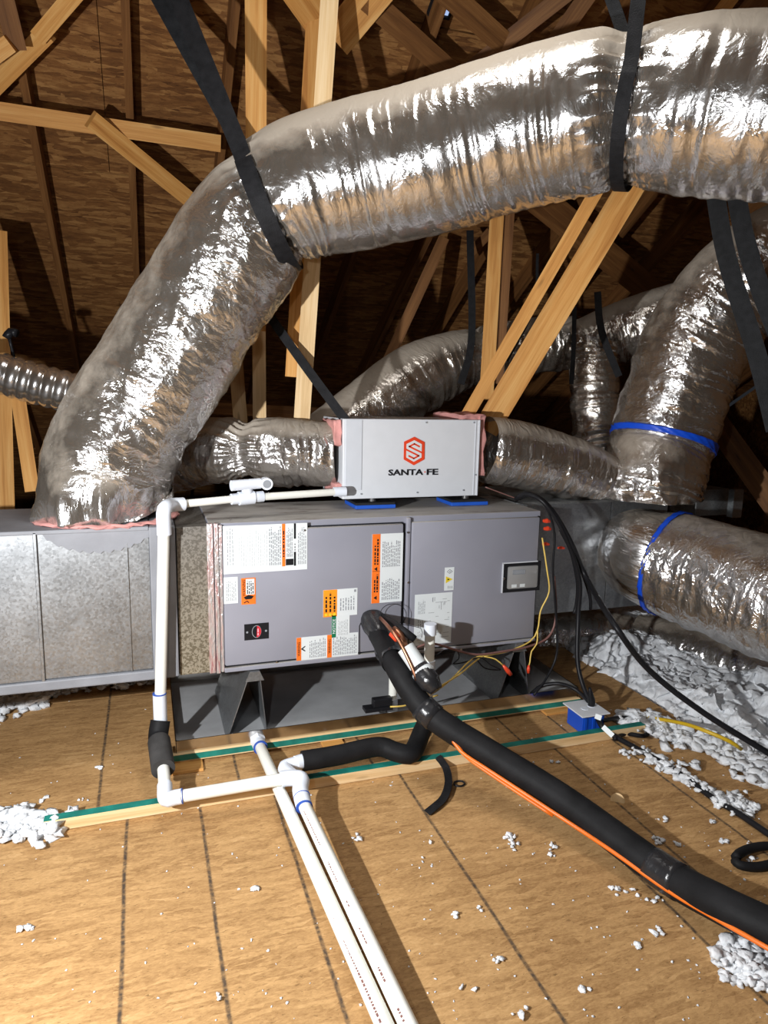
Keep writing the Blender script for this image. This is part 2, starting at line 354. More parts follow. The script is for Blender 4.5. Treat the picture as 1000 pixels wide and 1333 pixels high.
# ---------------------------------------------------------------- UV for beams
def box_uv(o, lengthwise=True):
    me = o.data; uv = me.uv_layers.new(name='UVMap'); r = random.Random(len(me.vertices)+hash(o.name) % 97)
    ox = sum(ord(c) for c in o.name)*.37 % 7
    co = [v.co for v in me.vertices]
    d = Vector((0,0,1))
    best = 0
    for e in me.edges:
        v = co[e.vertices[1]]-co[e.vertices[0]]
        if v.length > best: best = v.length; d = v.normalized()
    for p in me.polygons:
        n = p.normal; w = n.cross(d)
        if w.length < .1: w = n.orthogonal()
        w.normalize()
        for li in p.loop_indices:
            c = co[me.loops[li].vertex_index]; uv.data[li].uv = (c.dot(d)+ox, c.dot(w)+ox*1.3+p.index*.31)
def lumber(name, p0, p1, w, t, mat, parent=None, label=None, cat=None, face=None, group=None, kind=None):
    o = MB().beam(p0, p1, w, t, face).build(name, M[mat], parent); box_uv(o)
    if parent is None: tag(o, label, cat, group, kind)
    return o
# ================================================================ SETTING
floor = MB().box((-2.6,-1.2,-.30), (2.55,6.4,-.019)).build('floor', M['pine_dark'], kind='structure')
box_uv(floor)
rnd = random.Random(3)
ys = [(-1.2,-.42),(-.416,1.09),(1.094,2.598),(2.602,3.75),(3.754,4.97),(4.974,6.2)]
for k, (y0, y1) in enumerate(ys):
    xs = [-2.6, -.75, 2.55] if k in (2, 3) else [-2.6, -1.4, 1.04, 2.55]
    if k == 1: xs = [-2.6, .0, 2.55]
    for a, b in zip(xs[:-1], xs[1:]):
        MB().box((a+.0015, y0, -.018), (b-.0015, y1, rnd.uniform(-.0008,.0004)), .0015).build('osb_panel', M['osb_front' if k < 3 else 'osb_back'], floor)
Z0, SL = 5.75, .6; ang = math.atan(SL)
def roofz(Y): return Z0-SL*Y
ceil_ = MB().add([(-5,.6,roofz(.6)+.08),(7,.6,roofz(.6)+.08),(7,10.05,roofz(10.05)+.08),(-5,10.05,roofz(10.05)+.08),
                 (-5,.6,roofz(.6)+.12),(7,.6,roofz(.6)+.12),(7,10.05,roofz(10.05)+.12),(-5,10.05,roofz(10.05)+.12)],
                [(0,1,2,3),(7,6,5,4),(0,4,5,1),(2,6,7,3),(1,5,6,2),(0,3,7,4)]).build('ceiling', M['osb_roof'], kind='structure')
for k in range(9):
    y0 = .6+k*1.06; y1 = y0+1.05; off = -5 if k % 2 else -3.8
    a = -5
    for b in ([-2.6,-.15+.0,2.3,4.7,7] if k % 2 else [-3.8,-1.3,1.1,3.5,5.9,7]):
        t_ = .012; n = Vector((0, SL, 1)).normalized(); v = []
        for x in (a+.002, b-.002):
            for y in (y0, y1):
                p = Vector((x, y, roofz(y)+.06)); v += [p, p+n*t_]
        MB().add(v, [(0,1,3,2),(4,6,7,5),(0,4,5,1),(2,3,7,6),(0,2,6,4),(1,5,7,3)]).build('osb_panel', M['osb_roof'], ceil_); a = b
for k in range(-9, 14):
    x = -.02+.50*k
    o = MB().beam((x, .6, roofz(.6)-.02), (x, 10.05, roofz(10.05)-.02), .04, .14, face=(0,-SL,-1)).build('rafter', M['pine_dark'], ceil_); box_uv(o)
c2 = MB().add([(-5,.6,roofz(.6)+.08),(7,.6,roofz(.6)+.08),(7,-8,roofz(.6)-5.1),(-5,-8,roofz(.6)-5.1),(-5,.6,roofz(.6)+.12),(7,.6,roofz(.6)+.12),(7,-8,roofz(.6)-5.06),(-5,-8,roofz(.6)-5.06)],
              [(0,1,2,3),(7,6,5,4),(0,4,5,1),(2,6,7,3),(1,5,6,2),(0,3,7,4)]).build('ceiling', M['osb_roof'], kind='structure')
for nm, x in (('wall_left', -5.1), ('wall_right', 7)):
    MB().add([(x+dx, y, z) for dx in (0,.1) for y, z in ((-8,-.3),(10.05,-.3),(.6,5.47))], [(0,1,2),(5,4,3),(0,3,4,1),(1,4,5,2),(2,5,3,0)]).build(nm, M['osb_roof'], kind='structure')
MB().box((-5,-8,-.32), (7,10.05,-.30)).build('floor', M['pine_dark'], kind='structure')
# roof vent glimpse of daylight
rv = thing('roof_vent', 'small roof vent opening with bluish daylight at top of the roof deck', 'vent', at(576,4,Y=3.5))
p = at(577, 2, Y=3.0); dd = (Vector((p.x, p.y, p.z))-EYE); tt = (Z0-1.6+.03)/(dd.z+SL*dd.y); p = EYE+dd*tt
rv.location = p
lm = NT('daylight'); lm.out((.5,.65,1), .5, 0); lm.b.inputs['Emission Color'].default_value = (.45,.62,1,1); lm.b.inputs['Emission Strength'].default_value = .9
n = Vector((0,-SL,-1)).normalized(); s_ = Vector((0,1,-SL)).normalized()
MB().beam(p-s_*.12+n*.0, p+s_*.06+n*.0, .11, .01, face=n).build('translucent_pane', lm.m, rv)
for dx in (-.055,.055): MB().beam(p+Vector((dx,0,0))-s_*.12, p+Vector((dx,0,0))+s_*.07, .012, .03, face=n).build('rim', M['gap'], rv)
MB().beam(p+s_*.07-Vector((.06,0,0)), p+s_*.07+Vector((.06,0,0)), .012, .03, face=n).build('rim', M['gap'], rv)
# ================================================================ TIMBERS
def roofd(px, py, off=.12):           # depth of the roof underside along a pixel ray
    d = MC @ Vector(((px-CX)/FPX, (py-CY)/FPX, 1)); return (Z0-off-1.6)/(d.z+SL*d.y)
def post(name, a, b, wpx, mat, label, cat='timber', t=.04, group=None):
    a = (a[0], a[1], min(a[2], roofd(a[0], a[1], .16))); b = (b[0], b[1], min(b[2], roofd(b[0], b[1], .16))); d = (a[2]+b[2])/2; A = W(*a); B = W(*b)
    for _ in range(2):
        A, B = B, A; g0 = roofz(A.y)-.07-A.z; g1 = roofz(B.y)-.07-B.z
        if g0 < 0 < g1: A = A+(B-A)*(-g0/(g1-g0))
    return lumber(name, A, B, wpx*d/FPX, t, mat, None, label, cat, group=group)
post('lateral_brace', (-60,136,roofd(-60,136,.2)), (287,187,roofd(287,187,.2)), 21, 'pine', 'long horizontal brace nailed across the rafters at upper left')
post('diagonal_brace', (118,155,roofd(118,155,.26)), (262,272,roofd(262,272,.26)), 21, 'pine', 'diagonal brace running down right from the horizontal brace at upper left')
post('diagonal_brace', (-40,146,roofd(-40,146,.2)), (62,42,roofd(62,42,.2)), 21, 'pine', 'lower piece of the rising brace in the upper left corner')
post('diagonal_brace', (50,48,roofd(50,48,.25)), (115,-28,roofd(115,-28,.25)), 20, 'pine', 'upper piece of the rising brace in the upper left corner')
post('truss_web', (-2,-30,roofd(0,0,.32)), (22,64,roofd(22,64,.32)), 24, 'pine_dark', 'short grey-brown web end overlapping the rising brace in the top left corner')
post('truss_web', (-30,88,roofd(0,70,.35)), (14,56,roofd(14,56,.35)), 20, 'pine', 'orange timber end at the far left edge near the top')
post('wooden_post', (333,-60,3.75), (334,430,3.75), 26, 'pine', 'upright timber post rising behind the bend of the largest foil duct')
post('wooden_post', (337,405,3.85), (338,560,3.85), 17, 'pine_pale', 'short pale post right under the duct bend, right one of a close pair')
post('wooden_post', (305,445,3.95), (314,560,3.95), 18, 'pine_pale', 'short pale post right under the duct bend, left one of a close pair')
post('wooden_post', (411,25,3.6), (383,491,3.6), 24, 'pine', 'left ply of the doubled post left of the white dehumidifier')
post('wooden_post', (433,-60,3.56), (392,560,3.62), 22, 'pine_pale', 'right ply of the doubled post left of the white dehumidifier')
post('truss_web', (360,-50,3.66), (424,42,3.66), 40, 'pine', 'dark-edged timber meeting the doubled post from upper left')
post('truss_web', (520,-50,3.66), (438,52,3.66), 44, 'pine', 'wide timber meeting the doubled post from upper right')
post('wooden_post', (650,230,4.5), (633,520,4.5), 18, 'pine', 'left ply of the doubled post right of the white dehumidifier')
post('wooden_post', (664,230,4.53), (646,500,4.53), 18, 'pine_dark', 'right ply of the doubled post right of the white dehumidifier')
post('diagonal_brace', (796,215,3.60), (604,548,3.85), 17, 'pine', 'narrow left member of the steep diagonal timber pair above the dehumidifier', t=.09)
post('diagonal_brace', (838,215,3.62), (632,560,3.87), 34, 'pine', 'wide right member of the steep diagonal timber pair above the dehumidifier')
post('wooden_post', (-10,300,3.95), (1,700,3.95), 34, 'pine', 'bright upright post cut by the left edge of the picture')
post('wooden_post', (18,480,3.8), (42,640,3.8), 17, 'pine', 'leaning timber standing below the ribbed flex duct at far left')
post('truss_web', (478,-2,4.3), (600,106,4.3), 27, 'pine_dark', 'diagonal web falling right from top centre, left of the roof vent')
post('truss_web', (570,-20,4.4), (662,62,4.4), 28, 'pine_dark', 'diagonal web falling right from the roof vent')
post('truss_web', (752,-20,4.3), (610,92,4.3), 20, 'pine_dark', 'diagonal web rising right, crossing behind the long foil duct at top centre')
post('truss_web', (775,-20,4.2), (712,70,4.2), 22, 'pine_dark', 'steep web left of the black strap at top right')
post('truss_web', (970,-25,4.2), (915,45,4.2), 18, 'pine', 'left of two short webs in the top right corner')
post('truss_web', (1015,-30,4.1), (945,50,4.1), 28, 'pine_dark', 'right of two short webs in the top right corner')
post('truss_web', (578,310,5.0), (500,480,5.0), 14, 'pine_dark', 'slanting web behind the foil duct, right above the dehumidifier')
post('truss_web', (612,330,5.4), (640,300,5.4), 12, 'pine_dark', 'short dark web end near the doubled post right of the dehumidifier')
post('truss_web', (925,540,4.9), (1040,700,4.6), 30, 'pine_dark', 'dark slanting timber at the right edge behind the blue-taped upright duct')
post('truss_web', (690,250,5.6), (860,390,5.6), 34, 'pine_dark', 'dim wide timber falling right behind the steep diagonal pair')
post('lateral_brace', (-60,514,5.3), (600,548,5.3), 15, 'pine_dark', 'low horizontal brace far back behind the foil ducts')
post('floor_joist', (905,962,4.25), (1080,928,4.25), 22, 'pine', 'joist edge showing through the insulation at right', 'joist')
# ================================================================ FOIL DUCTS
def foil_duct(name, pts, radii, mat, parent, amp=1.0, circ=1.0, twist=0., seed=0, step=.008, seg=200, pinch=(), caps=True, sag=0, zmin=None, base=0):
    P = spline([p for p in pts], step); n = len(P)
    k = np.linspace(0, 1, len(radii)); # radii given per control point, map by arc index
    # arc parameter of control points
    ctl = []
    idx = 0
    for p in pts:
        p = Vector(p); best = min(range(idx, n), key=lambda i: (P[i]-p).length); ctl.append(best); idx = best
    rs = np.interp(np.arange(n), ctl, radii)
    ker = np.ones(9)/9; rs = np.convolve(np.pad(rs, 4, 'edge'), ker, 'valid')
    L = np.concatenate([[0], np.cumsum([(P[i+1]-P[i]).length for i in range(n-1)])])
    pinch = [((L[min(range(n), key=lambda i: (P[i]-p_).length)]/L[-1] if isinstance(p_, Vector) else p_), w_, d_) for p_, w_, d_ in pinch]
    for pos, wd_, dep in pinch:
        rs = rs*(1-dep*np.exp(-((L-pos*L[-1])/wd_)**2))
    # smooth frame
    T, U, V = frames(P)
    Pn = np.array(P); Un = np.array(U); Vn = np.array(V)
    th = np.linspace(0, 2*np.pi, seg, endpoint=False)
    LL, TH = np.meshgrid(L, th, indexing='ij'); RR = np.repeat(rs[:,None], seg, 1)
    tw = TH+LL*twist
    rb = radii[0] if not hasattr(radii[0], '__len__') else .25; rb = float(np.mean(radii))
    A = np.stack([LL.ravel(), (np.cos(tw)*rb).ravel(), (np.sin(tw)*rb).ravel()], 1)+seed*11.7
    def rid(sx_, sr, p=1.0):
        q = A*np.array([sx_, sr, sr]); w = np.stack([fbm(A*3+5, 2), fbm(A*3+9, 2), fbm(A*3+14, 2)], 1)*.35
        return np.abs(vnoise(q+w))
    upn = (np.cos(TH)*Un[:,None,2]+np.sin(TH)*Vn[:,None,2]).ravel()
    calm = 1-.8*np.clip((upn-.25)/.4, 0, 1)
    cc = circ if not isinstance(circ, tuple) else circ[0]+(circ[1]-circ[0])*np.clip((LL.ravel()/L[-1]-circ[2])/.08+.5, 0, 1)
    bb = amp if not isinstance(amp, tuple) else amp[0]+(amp[1]-amp[0])*np.clip((LL.ravel()/L[-1]-circ[2])/.08+.5, 0, 1)
    h = bb*(.016*rid(7, 4) + .007*rid(15, 13) + .0022*rid(40, 28)) + .013*cc*rid(24, 2.2)
    h = -h*calm + .010*fbm(A*2.0, 2)*bb
    amp = 1.0
    if base: h = h*(1+1.3*np.exp(-(LL.ravel()/.10)**2)) + .02*np.exp(-((LL.ravel()-.03)/.05)**2)*np.sin(TH.ravel()*9+4*vnoise(A*5))
    env = np.ones_like(h)
    for pos, wd_, dep in pinch:                       # radial pleats where it is gathered
        g = np.exp(-((LL.ravel()-pos*L[-1])/(wd_*2.2))**2)
        h += -.022*g*np.abs(np.sin(TH.ravel()*11+3*vnoise(A*4)))*amp
    R_ = RR + h.reshape(RR.shape)
    X = Pn[:,None,:] + R_[...,None]*(np.cos(TH)[...,None]*Un[:,None,:]+np.sin(TH)[...,None]*Vn[:,None,:])
    if zmin is not None: X[...,2] = np.maximum(X[...,2], zmin)
    vs = X.reshape(-1, 3)
    c = Vector(parent.location) if parent else Vector((0,0,0))
    i = np.arange(n-1)[:,None]*seg; j = np.arange(seg)[None,:]; j2 = (j+1) % seg
    F_ = np.stack([i+j, i+j2, i+seg+j2, i+seg+j], -1).reshape(-1, 4)
    me = bpy.data.meshes.new(name); me.vertices.add(len(vs)); me.vertices.foreach_set('co', (vs-np.array(c)).astype(np.float32).ravel())
    me.loops.add(F_.size); me.loops.foreach_set('vertex_index', F_.ravel().astype(np.int32))
    me.polygons.add(len(F_)); me.polygons.foreach_set('loop_start', np.arange(0, F_.size, 4, dtype=np.int32)); 
    me.update(calc_edges=True); me.polygons.foreach_set('use_smooth', [True]*len(F_))
    uv = me.uv_layers.new(name='UVMap')
    vi = F_.ravel(); jj = np.tile(np.stack([j.repeat(n-1, 0), (j+1).repeat(n-1, 0), (j+1).repeat(n-1, 0), j.repeat(n-1, 0)], -1).reshape(-1), 1)
    uu = L[vi//seg]; vv = jj/seg*2*np.pi*rb
    uv.data.foreach_set('uv', np.stack([uu+seed, vv], 1).astype(np.float32).ravel())
    at_ = me.attributes.new('up', 'FLOAT', 'POINT'); at_.data.foreach_set('value', upn.astype(np.float32))
    ca = me.attributes.new('crk', 'FLOAT', 'POINT'); cv = np.ones(len(vs))*np.clip(np.asarray(bb)*.6+.30, .0, 1)
    for pos, wd_, dep in pinch: cv = np.maximum(cv, .9*np.exp(-((LL.ravel()-pos*L[-1])/(wd_*3.5))**2))
    ca.data.foreach_set('value', cv.astype(np.float32))
    me.materials.append(M[mat]); me.update()
    o = bpy.data.objects.new(name, me); COL.objects.link(o)
    if parent: o.parent = parent
    return o, P, rs
def ring_tape(P, rs, i0, w, mat, parent, name='tape_band', off=.002):
    n = len(P); T, U, V = frames(P); k = max(2, int(w/.008)); m = MB(); seg = 96; vs = []
    for a in range(k+1):
        i = min(n-1, i0+a)
        for j in range(seg):
            th = 2*math.pi*j/seg; vs.append(P[i]+(U[i]*math.cos(th)+V[i]*math.sin(th))*(rs[i]+off+.003*math.sin(j*1.7+a)))
        
    fs = [(a*seg+j, a*seg+(j+1)%seg, (a+1)*seg+(j+1)%seg, (a+1)*seg+j) for a in range(k) for j in range(seg)]
    m.add(vs, fs); o = m.build(name, M[mat], parent, smooth=True); s = o.modifiers.new('s', 'SOLIDIFY'); s.thickness = .004; return o
def torn(parent, c, axis, r0, r1, seed, name='insulation_edge', n=64, th=.03, arc=(0, 2*math.pi)):
    axis = Vector(axis).normalized(); u = axis.orthogonal().normalized(); v = axis.cross(u); rr = random.Random(seed); vs = []; seg = n
    rows = 5
    for a in range(rows):
        for j in range(seg):
            t_ = arc[0]+(arc[1]-arc[0])*j/seg
            rad = (r0, r1, r1, r1*.98, r0)[a] if a not in (1, 2, 3) else r1
            rad += rr.uniform(-.012, .012)
            z = (-.5, -.45, 0, .45, .5)[a]*th + rr.uniform(-.005, .005)
            vs.append(Vector(c)+(u*math.cos(t_)+v*math.sin(t_))*rad+axis*z)
    fs = [(a*seg+j, a*seg+(j+1) % seg, (a+1)*seg+(j+1) % seg, (a+1)*seg+j) for a in range(rows-1) for j in range(seg)]
    return MB().add(vs, fs).build(name, M['pink'], parent, smooth=True)
# main duct
main = thing('flexible_duct', 'largest silver foil duct, rising from the left trunk and bending across the top', 'duct', (-.18, 3.3, 1.05))
mp = [Vector((-.165, 3.30, 1.03)), Vector((-.180, 3.30, 1.09)), W(141,618,3.13), W(166,558,3.14), W(214,475,3.15), W(262,398,3.14), W(306,330,3.11), W(342,279,3.06), W(392,250,3.02), W(470,230,3.0), W(560,209,2.93), W(680,173,2.80), W(775,151,2.69), W(835,143,2.62), W(910,143,2.53), W(1020,145,2.41), W(1120,148,2.3)]
mr = [.285, .295, .295, .285, .285, .285, .29, .262, .285, .30, .30, .29, .29, .27, .295, .295, .295]
mo, mP, mR = foil_duct('outer_jacket', mp, mr, 'foil_diag', main, amp=(1.25,.24), circ=(.25,.8,.42), twist=1.0, seed=1, seg=230, step=.0075, zmin=1.052, base=1, pinch=((.415,.03,.05), (W(812,146,2.64),.045,.09)))
def idx_near(P, q): return min(range(len(P)), key=lambda i: (P[i]-Vector(q)).length)
torn(main, (-.17,3.29,1.053), (0,0,1), .26, .300, 4, th=.010)
def other_duct(label, pts, radii, mat='foil', seed=0, group=None, name='flexible_duct', **k):
    t = thing(name, label, 'duct', Vector(pts[0]), group)
    o, P, rs = foil_duct('outer_jacket', pts, radii, mat, t, seed=seed, **k); return t, P, rs
dl, P_, r_ = other_duct('short foil duct lying between the largest duct and the white dehumidifier', [W(442,592,3.55), W(420,592,3.56), W(370,590,3.58), W(322,588,3.6), W(275,590,3.66), W(225,596,3.8), W(190,600,4.0)],
    [.165,.175,.185,.175,.185,.20,.20], seed=3, seg=150, circ=1.6, pinch=((.38,.04,.16),), step=.007)
dr, P_, r_ = other_duct('foil duct sloping down right from the white dehumidifier to the plenum', [W(630,585,3.75), W(650,588,3.78), W(700,598,3.86), W(750,613,3.95), W(790,628,4.02), W(812,636,4.05)],
    [.18,.19,.19,.18,.15,.12], 'foil', seed=4, seg=150, circ=1.2, step=.007, zmin=1.053)
# right tall duct with blue band
rt, P_, r_ = other_duct('upright foil duct with a blue tape band standing on the right plenum', [W(840,668,4.06), W(849,622,4.08), W(861,580,4.12), W(880,515,4.1), W(912,440,4.05), W(965,372,3.95), W(1030,330,3.85), W(1110,310,3.7)],
    [.31,.305,.30,.31,.315,.30,.30,.30], 'foil_tall', seed=5, twist=.6, seg=200, base=1, zmin=1.053)
ring_tape(P_, r_, idx_near(P_, W(862,578,4.12)), .062, 'bluetape', rt)
# front right duct
fr, P_, r_ = other_duct('thick foil duct with a blue tape ring leaving the plenum toward the right edge', [Vector((2.80,3.42,.77)), W(838,722,3.96), W(868,732,3.88), W(925,752,3.68), W(1000,778,3.42), W(1100,815,3.1)],
    [.22,.27,.295,.30,.30,.30], 'foil_bare', seed=6, twist=-1.0, seg=200, amp=1.3)
ring_tape(P_, r_, idx_near(P_, W(868,732,3.88)), .055, 'bluetape', fr)
# low ducts lying in insulation
other_duct('low foil duct half buried in insulation directly under the plenum', [W(690,832,4.75), W(760,832,4.75), W(818,836,4.72)], [.20,.21,.18], 'foil_bare', seed=7, seg=120, circ=2)
other_duct('low foil duct running off right beneath the blue-ringed duct', [W(826,836,4.7), W(900,855,4.5), W(1000,893,4.1), W(1090,925,3.8)], [.19,.24,.24,.24], 'foil_bare', seed=8, seg=120, circ=2)
# background ducts
b1, P_, r_ = other_duct('dusty foil duct rising right behind the white dehumidifier', [W(395,600,4.7), W(470,548,4.8), W(545,493,4.95), W(612,465,5.1), W(690,452,5.2), W(745,448,5.2)], [.22,.25,.26,.21,.21,.2], 'foil_dark', seed=9, seg=130, pinch=((.68,.04,.15),), step=.01)
b2, P_, r_ = other_duct('dusty foil duct crossing behind toward the upright duct at right', [W(740,455,5.0), W(790,440,5.0), W(850,420,4.9), W(920,400,4.8)], [.18,.22,.23,.23], 'foil_dark', seed=10, seg=130, step=.01)
b3, P_, r_ = other_duct('dim vertical foil duct dropping behind the right dehumidifier duct', [W(772,450,4.8), W(774,520,4.78), W(782,620,4.75)], [.17,.185,.185], 'foil_dark', seed=12, seg=120, circ=2, step=.01)
# ribbed small flex at left
rb = thing('ribbed_flex_duct', 'narrow ribbed foil flex duct entering from the left edge', 'duct', W(0,485,3.7))
pp = spline([W(-90,460,3.45), W(0,486,3.55), W(60,503,3.62), W(130,520,3.7), W(200,530,3.75)], .006)
rr_ = [.100+.009*abs(math.sin(i*.006/.058*math.pi)) for i in range(len(pp))]
o = MB().tube(pp, rr_, 48).build('corrugated_wall', M['foil_clean'], rb, smooth=True)
# ================================================================ STRAPS
def hang_strap(label, P, rs, i, w, up_a, up_b, mat='web', t=.006, mat2=None, extra=.018, front=None, a0=25, T=None):
    T = (P[min(i+6, len(P)-1)]-P[max(i-6, 0)]).normalized() if T is None else Vector(T).normalized(); c = P[i]; r = rs[i]+extra
    fr_ = Vector(front) if front else (EYE-c); v = (fr_-T*fr_.dot(T)); 
    u = Vector((0,0,1)); u = (u-T*u.dot(T)).normalized(); v = (v-u*v.dot(u)).normalized()
    arc = [c+(v*math.cos(a)+u*math.sin(a))*r for a in np.linspace(R(a0), R(-205), 22)]
    nr = [(v*math.cos(a)+u*math.sin(a)) for a in np.linspace(R(a0), R(-205), 22)]
    t0 = thing('duct_strap', label, 'strap', arc[0])
    def ctop(a, up): return up
    MB().ribbon([up_a, (Vector(up_a)+arc[0])/2]+arc[:12], [nr[0], nr[0]]+nr[:12], w, t, .03).build('strap_band', M[mat], t0)
    MB().ribbon(arc[11:]+[(Vector(up_b)+arc[-1])/2, up_b], nr[11:]+[nr[-1], nr[-1]], w, t, .03).build('strap_band', M[mat2 or mat], t0)
    return t0
hang_strap('wide black web strap slung under the bend of the largest duct', mP, mR, idx_near(mP, W(350,272,3.05)), .072, W(205,-70,2.75), W(170,-70,3.05), 'web', mat2='webslate', extra=.026, a0=42, T=MC@Vector((.93,-.36,-.10)))
hang_strap('black web strap slung under the largest duct near the top right', mP, mR, idx_near(mP, W(826,140,2.6)), .05, W(838,-60,2.32), W(776,-60,2.9), 'web', mat2='webslate', extra=.018, a0=15, T=MC@Vector((.88,.22,-.38)))
def free_strap(label, segs, w, mat='webslate'):
    t0 = thing('duct_strap', label, 'strap', segs[0][0])
    for s in segs: MB().ribbon(s, EYE-Vector(s[0]), w, .005, .05).build('strap_band', M[mat], t0)
free_strap('pair of slate straps crossing in front of the upright duct at the right edge', [[W(924,200,3.5), W(945,330,3.45), W(985,460,3.4), W(1010,560,3.4)], [W(950,200,3.46), W(975,330,3.42), W(1030,480,3.38)]], .085)
free_strap('thin black strap slanting down to the left end of the white dehumidifier', [[W(350,410,3.45), W(400,480,3.42), W(452,550,3.40)]], .045, 'web')
free_strap('narrow dark strap hanging round the dusty duct behind the dehumidifier', [[W(612,300,4.85), W(614,440,4.82), W(600,500,4.8)]], .05, 'web')
free_strap('narrow dark strap hanging over the vertical background duct, left', [[W(748,400,4.7), W(747,450,4.68), W(744,500,4.7)]], .03, 'web')
free_strap('narrow dark strap curving over the background duct joint, right', [[W(778,380,4.6), W(783,430,4.58), W(806,490,4.6)]], .045, 'web')
free_strap('dark cord loop hanging from the truss above the plenum', [[W(700,330,4.9), W(695,400,4.9), W(660,470,4.85)]], .02, 'web')
hk = thing('hanging_hook', 'black hook and cord above the ribbed flex duct at far left', 'hook', W(15,432,3.6))
MB().tube([W(8,440,3.6), W(14,432,3.6), W(22,434,3.6)], .022, 10, step=.02).build('hook_head', M['rubber'], hk, smooth=True)
MB().tube([W(12,440,3.6), W(20,470,3.65), W(32,490,3.7)], .008, 8, step=.03).build('cord', M['rubber'], hk, smooth=True)
# ================================================================ LEFT TRUNK
YF = 3.02
tr = thing('metal_trunk_duct', 'galvanised rectangular trunk duct left of the grey air handler', 'duct', (-.9, 3.3, .385))
MB().box((-2.0,3.03,.385), (.06,3.60,1.042)).build('duct_body', M['galv'], tr)
MB().box((-2.0,3.016,.42), (-.432,3.03,1.03), .002).build('side_panel', M['galv'], tr)
MB().box((-.425,3.02,.42), (.0,3.03,1.03), .002).build('side_panel', M['galv'], tr)
MB().box((-.437,3.008,.40), (-.424,3.03,1.04), .002).build('seam_cleat', M['galv'], tr)
MB().box((-.09,3.013,.42), (-.085,3.03,.98), .001).build('seam_cleat', M['galv'], tr)
MB().box((-2.0,3.004,.375), (.09,3.03,.418), .006).build('bottom_flange', M['mastic'], tr)
MB().box((-2.0,3.008,1.03), (.0,3.6,1.047), .004).build('top_cover', M['mastic'], tr)
MB().box((.0,3.0,.38), (.105,3.6,1.045), .006).build('end_flange', M['mastic'], tr)
v = [];                                     # smear of mastic under the duct foot
for i in range(33):
    t_ = i/32; x = -.40+.42*t_; d = .085*math.sin(math.pi*t_)**.6+.006*math.sin(i*2.1); v += [(x, 3.0135, 1.035), (x, 3.0135, 1.03-max(.004,d))]
MB().add(v+[(a, b+.012, c) for a, b, c in v], [(2*i, 2*i+2, 2*i+3, 2*i+1) for i in range(32)]).build('mastic_smear', M['mastic'], tr)
# pink insulation ring under main foot
# ================================================================ AIR HANDLER
ah = thing('air_handler', 'grey horizontal air handler cabinet with two doors and many warning labels', 'air handler', (1.05, 3.3, .372))
MB().box((.11,3.03,.372), (.245,3.58,1.035), .003).build('transition_collar', M['speckle'], ah)
MB().box((.245,3.034,.372), (1.885,3.58,1.045), .004).build('cabinet', M['ah'], ah)
MB().box((.236,3.018,.37), (.262,3.05,1.046), .003).build('foil_tape_strip', M['foiltape'], ah)
MB().box((.266,3.012,.368), (.284,3.05,1.048), .003).build('foil_tape_strip', M['foiltape'], ah)
MB().box((.286,3.016,.372), (.30,3.05,1.04), .003).build('foil_tape_strip', M['foiltape'], ah)
YD = 3.008
def door(name, x0, x1, z0, z1):
    o = MB().box((x0,YD,z0), (x1,3.036,z1), .008).build(name, M['ah'], ah, smooth=True, auto=40); return o
d1 = door('door', .302, 1.135, .40, 1.012); d2 = door('door', 1.178, 1.868, .385, 1.018)
MB().box((1.137,3.026,.375), (1.149,3.036,1.012)).build('gasket', M['gap'], d1)  # black strips stand in for the dark gaps round the doors
MB().box((.302,3.026,1.013), (1.137,3.036,1.018)).build('gasket', M['gap'], d1)
MB().box((.302,3.016,.394), (1.137,3.036,.399)).build('gasket', M['gap'], d1)
MB().box((1.868,3.022,.385), (1.876,3.036,1.02)).build('gasket', M['gap'], d2)
MB().box((1.178,3.02,.379), (1.868,3.036,.384)).build('gasket', M['gap'], d2)
MB().box((1.152,3.012,.378), (1.174,3.036,1.04), .006).build('centre_stile', M['ah'], ah, smooth=True, auto=40)
MB().box((.30,3.004,.372), (1.15,3.034,.392), .003).build('bottom_rail', M['ah'], ah)
MB().box((1.155,3.004,.366), (1.88,3.034,.380), .003).build('bottom_rail', M['ah'], ah)
# outline of the small refrigerant knock-out panel
q = [at(p[0], p[1], Y=YD-.001) for p in ((468,857),(468,815),(472,806),(482,803),(490,803))]
MB().tube(q, .0022, 6).build('panel_joint', M['gap'], d1)
for px, py in ((531,693),(532,840),(531,758),(397,690),(300,676),(360,862),(600,845)):
    c = at(px, py, Y=3.012); MB().tube([c, c+Vector((0,-.006,0))], .005, 8).build('screw', M['steel'], ah)
YL = YD-.0018
def lab(name, x0, y0, x1, y1, mat, parent=ah, Y=YL, th=.0014, ref=None):
    a = at(x0, (y0), Y=Y); b = at(x1, y1, Y=Y)
    lo = Vector((min(a.x,b.x), Y, min(a.z,b.z))); hi = Vector((max(a.x,b.x), Y+th+.001, max(a.z,b.z)))
    return MB().box(lo, hi).build(name, M[mat], parent), (lo.x, hi.x, lo.z, hi.z)
def bands(rect, u0, u1, v0, v1):     # sub-rect by fractions, u left->right, v bottom->top
    x0, x1, z0, z1 = rect; return (x0+(x1-x0)*u0, x0+(x1-x0)*u1, z0+(z1-z0)*v0, z0+(z1-z0)*v1)
def slab(name, rect, mat, parent, Y): 
    return MB().box((rect[0], Y, rect[2]), (rect[1], Y+.0006, rect[3])).build(name, M[mat], parent)
